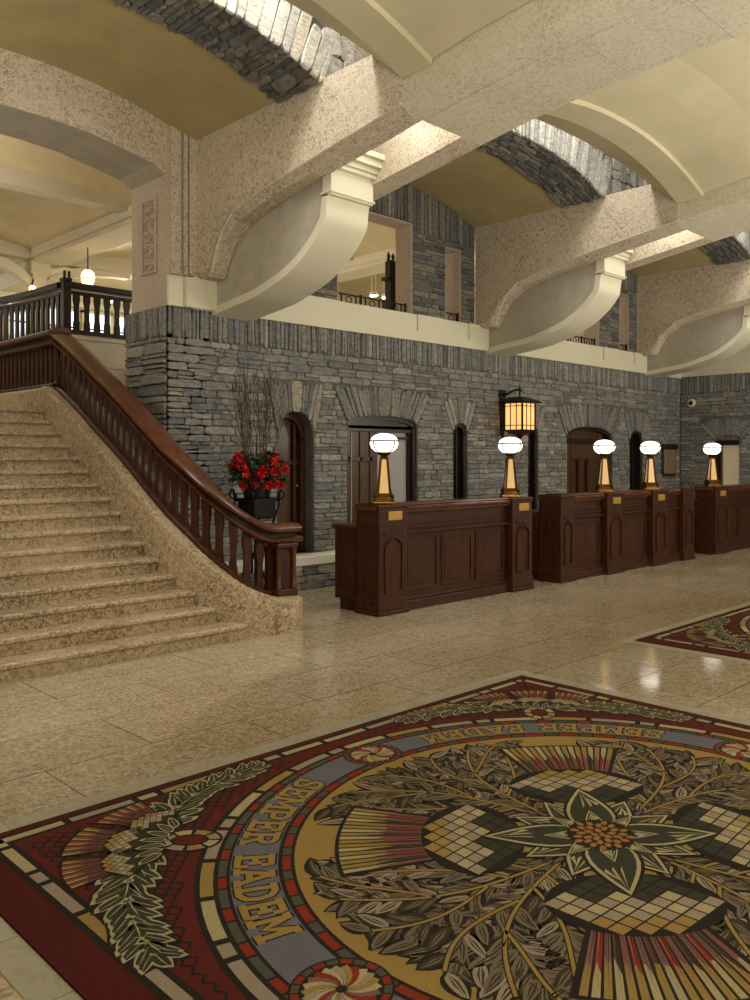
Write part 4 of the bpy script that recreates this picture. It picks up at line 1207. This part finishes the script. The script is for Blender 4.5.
# ground: outer selvage, borders, scale field
def rect(u0, u1, v0, v1, L, c): R.poly([(u0, v0), (u1, v0), (u1, v1), (u0, v1)], L, c)
uo0, uo1, vo0, vo1 = (1.14-3.18)/UX, (5.12-3.18)/UX, (-.02-1.88)/UY, (3.68-1.88)/UY
rect(uo0, uo1, vo0, vo1, 0, 'selv')
rect(-1.0, 1.0, -1.0, 1.0, 1, 'dark')
for s4 in range(4):
    def T4(u, v, s4=s4):
        for _ in range(s4): u, v = -v, u
        return u, v
    x = -.985; seq = [(.17, 'tan'), (.17, 'pink'), (.05, 'tan'), (.15, 'tan'), (.16, 'pink'), (.05, 'pink'), (.15, 'gold')]; i = 0
    cols = ['tan', 'pink', 'tan', 'gold', 'pink', 'pink', 'tan']
    while x < .985:
        l = min(seq[i % 7][0]*.93, .985-x); 
        if l > .02: R.poly([T4(x, .986), T4(x+l, .986), T4(x+l, .962), T4(x, .962)], 2, cols[i % 7])
        x += l+.018; i += 1
rect(-.949, .949, -.949, .949, 2, 'maroon')
# scale lattice over the corner fields
st = .034
for q in range(4):
    for i in range(0, 30):
        for j in range(0, 54):
            u, v = .93-(i+.5)*st+(st*.5 if j % 2 else 0), .93-(j+.5)*st*.5
            if u < 0 or v < 0 or hypot(u, v) < .93 or u+st*.5 > .944: continue
            h = st*.5
            a, b, c = rot2((u-h, v+h*.5), q), rot2((u, v-h*.35), q), rot2((u+h, v+h*.5), q)
            R.stroke([a, b, c], .0036, 3, 'dark')
# rings
R.disc((0, 0), .907, 5, 'dark', 96)
i = 0; a = 0
while a < 2*pi-.02:
    l = (.165, .165, .05, .16)[i % 4]; l = min(l, 2*pi-a-.012)
    R.ring(.869, .895, a, a+l, 6, ('gold', 'tan', 'pink', 'pink')[i % 4]); a += l+.02; i += 1
i = 0; a = 0
while a < 2*pi-.01:
    l = (.05, .085)[i % 2]; l = min(l, 2*pi-a-.004)
    R.ring(.842, .859, a, a+l, 6, ('red', 'green')[i % 2]); R.ring(.708, .726, a, a+l, 6, ('green', 'red')[i % 2]); a += l+.008; i += 1
R.ring(.735, .835, 0, 2*pi, 6, 'blue', 120)
R.disc((0, 0), .70, 6, 'gold', 96)
# lettering  SEMPER EADEM
GL = {
 'S': [[(.88,.78),(.86,.92),(.6,1),(.35,.98),(.12,.86),(.12,.68),(.3,.56),(.7,.46),(.88,.32),(.86,.12),(.62,.0),(.35,.0),(.12,.1),(.1,.26)],[(.88,1),(.88,.72)],[(.1,0),(.1,.3)]],
 'E': [[(.2,0),(.2,1)],[(.05,1),(.9,1),(.9,.78)],[(.05,0),(.92,0),(.92,.24)],[(.2,.52),(.68,.52)],[(.68,.64),(.68,.4)]],
 'M': [[(.12,0),(.14,1)],[(.14,1),(.5,.25),(.86,1)],[(.86,1),(.88,0)],[(0,0),(.26,0)],[(.74,0),(1,0)],[(.0,1),(.2,1)],[(.8,1),(1,1)]],
 'P': [[(.2,0),(.2,1)],[(.04,1),(.6,1),(.85,.88),(.88,.72),(.8,.54),(.6,.46),(.2,.46)],[(.04,0),(.38,0)]],
 'R': [[(.2,0),(.2,1)],[(.04,1),(.6,1),(.84,.9),(.88,.74),(.8,.58),(.6,.5),(.2,.5)],[(.5,.5),(.88,.0)],[(.04,0),(.36,0)],[(.76,0),(1,0)]],
 'A': [[(.1,0),(.46,1)],[(.5,1),(.9,0)],[(.24,.36),(.76,.36)],[(0,0),(.26,0)],[(.74,0),(1,0)],[(.3,1),(.6,1)]],
 'D': [[(.2,0),(.2,1)],[(.04,1),(.5,1),(.8,.84),(.9,.5),(.8,.16),(.5,0),(.04,0)]],
}
WD = dict(S=.86, E=.9, M=1.18, P=.9, R=1.0, A=1.1, D=1.0)
WORD = 'SEMPER EADEM'
def text(theta0, theta1):
    units = sum(WD.get(ch, .6)+.16 for ch in WORD); k = (theta1-theta0)/units; t = theta0
    for ch in WORD:
        w = WD.get(ch, .6)
        if ch != ' ':
            for L, wd, col in ((7, .0118, 'dark'), (8, .0074, 'gold')):
                for si, st_ in enumerate(GL[ch]):
                    P = []
                    fine = []
                    for p, q in zip(st_, st_[1:]):
                        fine += [p, ((p[0]+q[0])/2, (p[1]+q[1])/2)]
                    fine.append(st_[-1])
                    for x, y in fine:
                        th = t+(x*w)*k; r = .829-.008-y*.072
                        P.append((r*cos(th), r*sin(th)))
                    # extend the ends a little for square joints
                    e = .005
                    for j0, j1 in ((0, 1), (-1, -2)):
                        dx, dy = P[j0][0]-P[j1][0], P[j0][1]-P[j1][1]; l = hypot(dx, dy) or 1
                        P[j0] = (P[j0][0]+dx/l*e, P[j0][1]+dy/l*e)
                    R.stroke(P, wd, L+.08*si, col)
        t += (w+.16)*k
for q in range(4): text(radians(108.5+90*q), radians(166+90*q))
# small pinwheel rosettes between the words
for q in range(4):
    A = q*pi/2; c = (.782*cos(A), .782*sin(A))
    R.disc(c, .088, 9, 'dark', 40); 
    for i in range(20):
        a0 = 2*pi*i/20; a1 = a0+2*pi/20*.86
        R.poly([(c[0]+r*cos(a), c[1]+r*sin(a)) for r, a in ((.071, a0), (.084, a0), (.084, a1), (.071, a1))], 10, ('red', 'green')[i % 2])
    R.disc(c, .067, 10, 'dark', 32)
    for i in range(22):
        a0 = 2*pi*i/22; wd = 2*pi/22*.36
        P = [(c[0]+r*cos(a0+.9*r/.07), c[1]+r*sin(a0+.9*r/.07)) for r in (.01, .022, .036, .050, .063)]
        R.stroke(P, [.0008, .0026, .0044, .0060, .0072], 11, ('gold', 'pink', 'tan', 'red', 'rose', 'tan')[i % 6])
# foliage
def rot(p, A): return (p[0]*cos(A)-p[1]*sin(A), p[0]*sin(A)+p[1]*cos(A))
def bez(P, n=12):
    out = []
    for i in range(n+1):
        t = i/n; Q = [tuple(p) for p in P]
        while len(Q) > 1: Q = [tuple(a+(b-a)*t for a, b in zip(x, y)) for x, y in zip(Q, Q[1:])]
        out.append(Q[0])
    return out
for q in range(4):
    A = q*pi/2
    # dark underlayer between the thistles, ragged by the leaves
    R.poly([rot((r*cos(t), r*sin(t)), A) for r, t in [(.1, 0)]+[(.60, -.62+1.24*i/14) for i in range(15)]], 7, 'dark')
    stems = []
    for sg in (1, -1):
        stems += [([(.14, .0), (.30, .03*sg), (.44, .04*sg), (.52, .12*sg), (.60, .22*sg)], 12),
                  ([(.30, .03*sg), (.36, .16*sg), (.40, .18*sg), (.50, .27*sg)], 8),
                  ([(.36, .04*sg), (.50, .02*sg), (.55, .03*sg), (.63, .09*sg)], 8),
                  ([(.24, .02*sg), (.28, .14*sg), (.34, .20*sg), (.35, .26*sg)], 7),
                  ([(.46, .08*sg), (.50, .18*sg), (.55, .22*sg), (.57, .32*sg)], 7)]
    ex = []
    for P, nl in stems:
        B = bez(P, nl*2)
        for j in range(1, len(B)):
            dx, dy = B[j][0]-B[j-1][0], B[j][1]-B[j-1][1]; an = atan2(dy, dx)
            for sd in (1, -1):
                ln = rr.uniform(.070, .105); wd = rr.uniform(.0125, .018); la = an+sd*rr.uniform(.45, .95)
                tip = (B[j][0]+ln*cos(la), B[j][1]+ln*sin(la))
                if hypot(*tip) > .688: continue
                ex.append((hypot(*B[j]), B[j], la, ln, wd, sd))
        tip = B[-1]; 
        if hypot(*tip) < .62: ex.append((9, tip, atan2(B[-1][1]-B[-2][1], B[-1][0]-B[-2][0]), .06, .016, 1))
    for i in range(-9, 10):
        a = radians(i*3.9); r0 = .585+rr.uniform(-.01, .01)
        b = (r0*cos(a), r0*sin(a)); ex.append((8, b, a+rr.choice((-1, 1))*rr.uniform(.25, .7), rr.uniform(.075, .10), .017, 1))
    for i in range(-6, 7):
        a = radians(i*4.6); b = (.52*cos(a), .52*sin(a)); ex.append((7, b, a+rr.uniform(-.6, .6), .10, .018, -1))
    rr.shuffle(ex)
    lay = 0
    for k, (rk, b, la, ln, wd, sd) in enumerate(sorted(ex, key=lambda e: -e[0])):
        c = rr.choice([('dark', 'leafm', 'leafd'), ('dark', 'leafd', 'leafm'), ('dark', 'leafm', 'leafd'), ('dark', 'pink', 'leafd')])
        R.leaf(rot(b, A), la+A, ln, wd, 8+(k % 9)*.35, bend=sd*rr.uniform(-.12, .22), cols=c)
    for P, nl in stems:
        B = [rot(p, A) for p in bez(P, 14)]
        R.stroke(B, .0062, 12.5, 'dark'); R.stroke(B, .0036, 12.8, 'gold')
# the four thistles on the diagonals
def thistle(A, C=(0, 0), sc=1.0, L0=14, small=False, keep=True):
    def T(x, y):
        p = rot((x*sc, y*sc), A); return (p[0]+C[0], p[1]+C[1])
    n = 17; a_in, a_out = .10, .175
    R.poly([T(.385, -.115)]+[T(.612*cos(t), .612*sin(t)) for t in [(-.305+.61*i/14) for i in range(15)]]+[T(.385, .115)], L0, 'dark')
    for i in range(n):
        f0, f1 = -1+2*i/n, -1+2*(i+1)/n; g = .017
        def B(f): return (.392, f*.108)
        def O(f, e=0): return ((.603+e)*cos(f*.285), (.603+e)*sin(f*.285))
        b0, b1, o0, o1 = B(f0+g), B(f1-g), O(f0+g), O(f1-g)
        lerp = lambda p, q, t: (p[0]+(q[0]-p[0])*t, p[1]+(q[1]-p[1])*t)
        base = ('gold', 'tan', 'gold', 'cream', 'gold')[i % 5]; tp = ('rose', 'red', 'rose', 'leafd')[i % 4]
        if small: base = ('orange', 'tan', 'red')[i % 3]
        R.poly([T(*p) for p in (b0, b1, o1, o0)], L0+1, base)
        R.poly([T(*p) for p in (b0, b1, lerp(b1, o1, rr.uniform(.45, .8)), lerp(lerp(b0, o0, .5), lerp(b1, o1, .5), .3), lerp(b0, o0, rr.uniform(.3, .75)))], L0+2, tp)
        R.poly([T(*p) for p in (lerp(b0, b1, .55), lerp(b0, b1, .8), lerp(lerp(b0, b1, .7), lerp(o0, o1, .55), .95))], L0+3, ('dark', 'red', 'dark')[i % 3])
        R.poly([T(*p) for p in (lerp(b0, b1, .2), lerp(b0, b1, .35), lerp(lerp(b0, b1, .25), lerp(o0, o1, .3), .8))], L0+3, ('red', 'pink', 'dark', 'orange')[i % 4])
    # body
    cx, ax, ay = .298, .112, .168
    el = lambda k: [T(cx+ax*k*cos(2*pi*i/36), ay*k*sin(2*pi*i/36)) for i in range(36)]
    R.poly(el(1.06), L0+4, 'dark')
    # curved diamond scales
    s1, s2 = (.046, .052)
    for i in range(-8, 9):
        for j in range(-8, 9):
            x = cx+(i+j)*s1*.5; y = (i-j)*s2*.5
            if ((x-cx)/ax)**2+(y/ay)**2 > .93: continue
            out = (x-cx)/ax
            edge = x+.0*abs(y) > cx-.028+.25*abs(y)
            c = ('gold' if out > .45 else 'tan' if (i+j) % 2 else 'pink') if x > cx-.02+0.012*(-1 if (i % 2) else 1) else 'olive'
            h1, h2 = s1*.5*.88, s2*.5*.88
            if not small and c == 'olive': h1, h2 = h1*.98, h2*.98
            R.poly([T(x-h1, y), T(x, y-h2), T(x+h1, y), T(x, y+h2)], L0+5, c)
for q in range(4): thistle(pi/4+q*pi/2)
# central flower
def petal(A, ln, w, L):
    def T(x, y): return rot((x, y), A)
    n = 8
    sh = lambda k, l, o=0: [T(o+l*t, w*k*sin(pi*t**.8)**1.0*(1-.1*t)) for t in [i/n for i in range(n+1)]]+[T(o+l*t, -w*k*sin(pi*t**.8)*(1-.1*t)) for t in [1-i/n for i in range(1, n)]]
    R.poly(sh(1.14, ln*1.03), L, 'dark'); R.poly(sh(1.0, ln), L+.6, 'cream'); R.poly(sh(.87, ln*.94), L+1.2, 'olive')
    for y0 in (-.5, -.2, .12, .45):
        R.poly([T(ln*.97*(1-abs(y0)*.35), y0*w*.12), T(ln*(.55+.1*abs(y0)), y0*w+.003), T(ln*(.6+.1*abs(y0)), y0*w-.003)], L+1.8, 'cream')
for q in range(4):
    A = pi/4+q*pi/2
    for dd, l in ((.50, .215), (-.50, .215)): petal(A+dd, l, .050, 22)
    petal(A, .272, .060, 24)
for q in range(8): petal(q*pi/4, .135, .024, 27)
for q in range(4):
    for k in (-2, -1, 0, 1, 2): R.leaf(rot((.07, 0), q*pi/2+k*.11), q*pi/2+k*.13, .13, .010, 20, cols=('dark', 'rose', 'leafd'))
R.disc((0, 0), .078, 29.5, 'dark', 30)
for k in range(34):
    r = .012*sqrt(k); a = 2.399*k
    c = (r*cos(a), r*sin(a)); R.disc(c, .0098, 30, 'orange', 8, 1.2, .8, a); R.disc((c[0]+.002, c[1]), .004, 30.6, 'gold', 6)
# corner ornaments
for q in range(4):
    A = pi/4+q*pi/2
    T = lambda x, y: rot((x, y), A)
    for sg in (1, -1):
        P = [(1.00, .0), (1.02, .09*sg), (1.02, .20*sg), (.985, .36*sg), (.93, .44*sg)]
        # leafy arm running along the ring
        P = [(1.03, .02*sg), (1.05, .12*sg), (1.02, .26*sg), (.95, .37*sg), (.895, .44*sg)]
        B = bez(P, 17); ex = []
        for j in range(1, 18):
            dx, dy = B[j][0]-B[j-1][0], B[j][1]-B[j-1][1]; an = atan2(dy, dx); f = 1-.40*j/17
            for sd in (1, -1):
                ex.append((j, B[j], an+sd*rr.uniform(.5, .95), .098*f+.012, .021*f+.003))
            if j % 3 == 0: ex.append((j, B[j], an+rr.uniform(-.3, .3), .11*f, .026))
        ex.append((18, B[-1], an, .07, .02))
        for j, b, la, ln, wd in sorted(ex, key=lambda e: -e[0]):
            R.leaf(T(*b), la+A, ln, wd, 8+(17-j)*.2, bend=rr.uniform(-.15, .15), cols=('dark', 'cream', 'olive'))
    for dA, sc, off in ((.50, .40, .045), (-.50, .40, -.045), (0, .43, 0)):
        # small thistles fanning towards the corner
        C = T(.955, off); thistle(A+dA, C, sc, 15, small=True)
    for k in range(7):
        R.leaf(T(.99, -.06+.02*k), A+(k-3)*.35, .075, .014, 21+.2*k, cols=('dark', 'cream', 'olive'))
    # blocks of the pointed loop
    C = .945
    R.poly([T(C+.075*cos(t), .058*sin(t)) for t in [2*pi*i/28 for i in range(28)]], 12.6, 'dark')
    for i in range(8):
        a0 = 2*pi*i/8+.1; a1 = a0+2*pi/8-.16
        R.poly([T(C+.068*cos(a0), .052*sin(a0)), T(C+.068*cos((a0+a1)/2), .052*sin((a0+a1)/2)), T(C+.068*cos(a1), .052*sin(a1)), T(C+.044*cos(a1), .030*sin(a1)), T(C+.044*cos((a0+a1)/2), .030*sin((a0+a1)/2)), T(C+.044*cos(a0), .030*sin(a0))], 13, ('tan', 'pink', 'gold')[i % 3])
    R.poly([T(C+.037*cos(t), .024*sin(t)) for t in [2*pi*i/20 for i in range(20)]], 13, 'maroon')
mb = R.m
x0, x1, y0, y1 = uo0*UX, uo1*UX, vo0*UY, vo1*UY
mb.box(x0, x1, y0, y1, .0005, .0089, RK.index('selv'))
rug = mb.build('rug', RM)
rug.location = (3.18, 1.88, 0)
tag(rug, 'large square maroon and gold rug with thistles and SEMPER EADEM lettering, filling the foreground', 'rug', 'thistle rugs')
rug2 = rug.copy(); COL.objects.link(rug2); rug2.location = (3.18+6.82-1.14, 1.90, 0)
tag(rug2, 'second maroon thistle rug, only its corner in view at the right edge', 'rug', 'thistle rugs')
# inlaid border of grey tiles around each rug
for i, dx in enumerate((0, 5.68)):
    m = MB(); a, b, c, d = 1.14+dx, 5.12+dx, -.02, 3.68
    s = .125
    def run(xa, xb, ya, yb, horiz):
        L = (xb-xa) if horiz else (yb-ya); k = max(1, round(L/.42))
        for j in range(k):
            if horiz: m.box(xa+L*j/k+.002, xa+L*(j+1)/k-.002, ya, yb, .0002, .0025)
            else: m.box(xa, xb, ya+L*j/k+.002, ya+L*(j+1)/k-.002, .0002, .0025)
    run(a-s, b+s, d+.003, d+s, True); run(a-s, b+s, c-s, c-.003, True); run(a-s, a-.003, c, d, False); run(b+.003, b+s, c, d, False)
    struct(m.build('trim_%d' % (5+i), M['strip']))

# ------------------------------------------------------------------ lights
def area(name, loc, rotx, sx, sy, power, col):
    l = bpy.data.lights.new(name, 'AREA'); l.shape = 'RECTANGLE'; l.size = sx; l.size_y = sy; l.energy = power; l.color = col
    o = bpy.data.objects.new(name, l); COL.objects.link(o); o.location = loc; o.rotation_euler = rotx; return o
def point(name, loc, power, col, r=.05):
    l = bpy.data.lights.new(name, 'POINT'); l.energy = power; l.color = col; l.shadow_soft_size = r
    o = bpy.data.objects.new(name, l); COL.objects.link(o); o.location = loc; return o
WARM = (1, .935, .83); WHITE = (1, .97, .92)
for n in (-1, 0, 1, 2):
    area('shaft_light', (cb(n), 5.50, 6.28), (radians(4), 0, 0), 3.2, .25, 62 if n < 1 else 50, WHITE)
for n in (-1, 0, 1, 2):
    area('recess_light', (bx(n)+.40, 5.4, 4.95), (0, radians(-20), 0), .1, .7, 6, WHITE)
for x in (1.5, 6.5, 11.5, 15.5):
    point('hall_fill', (x, -1.5, 3.6), 88, WARM, .35)  # added soft fill for the hall, out of view, no fixture behind it
for x in (2.5, 9, 14.5):
    area('hall_up_fill', (x, -.5, 2.4), (radians(150), 0, 0), 1.8, 1.8, 165, WARM)  # added front fill tilted upwards, out of view, brightens corbel fronts and beams
for x, y, p in ((3.2, 12.0, 105), (9.3, 12.6, 70), (14.5, 12.5, 50), (4.0, 17.5, 60), (9.8, 18, 70)):
    point('gallery_light', (x, y, 4.7), p, (1, .89, .74), .2)
point('stair_light', (1.2, 7.2, 3.7), 45, WARM, .15)
point('lantern_light', (LX, LY, 2.25), 10, (1, .6, .25), .1)
w = bpy.data.worlds.new('world'); scn.world = w; w.use_nodes = True
w.node_tree.nodes['Background'].inputs[0].default_value = (1, .85, .65, 1); w.node_tree.nodes['Background'].inputs[1].default_value = .05

# ------------------------------------------------------------------ camera
cd = bpy.data.cameras.new('camera'); cd.sensor_fit = 'HORIZONTAL'; cd.sensor_width = 36; cd.lens = 847.65/750*36
cd.shift_y = -(500-458.1)/750; cd.clip_start = .05
co = bpy.data.objects.new('camera', cd); COL.objects.link(co); co.location = (0, 0, 1.6)
co.rotation_euler = (pi/2, 0, radians(45.52)-pi/2)
scn.camera = co
scn.view_settings.view_transform = 'Standard'; scn.view_settings.look = 'None'; scn.view_settings.exposure = .32; scn.view_settings.gamma = 1
scn.view_settings.use_curve_mapping = False
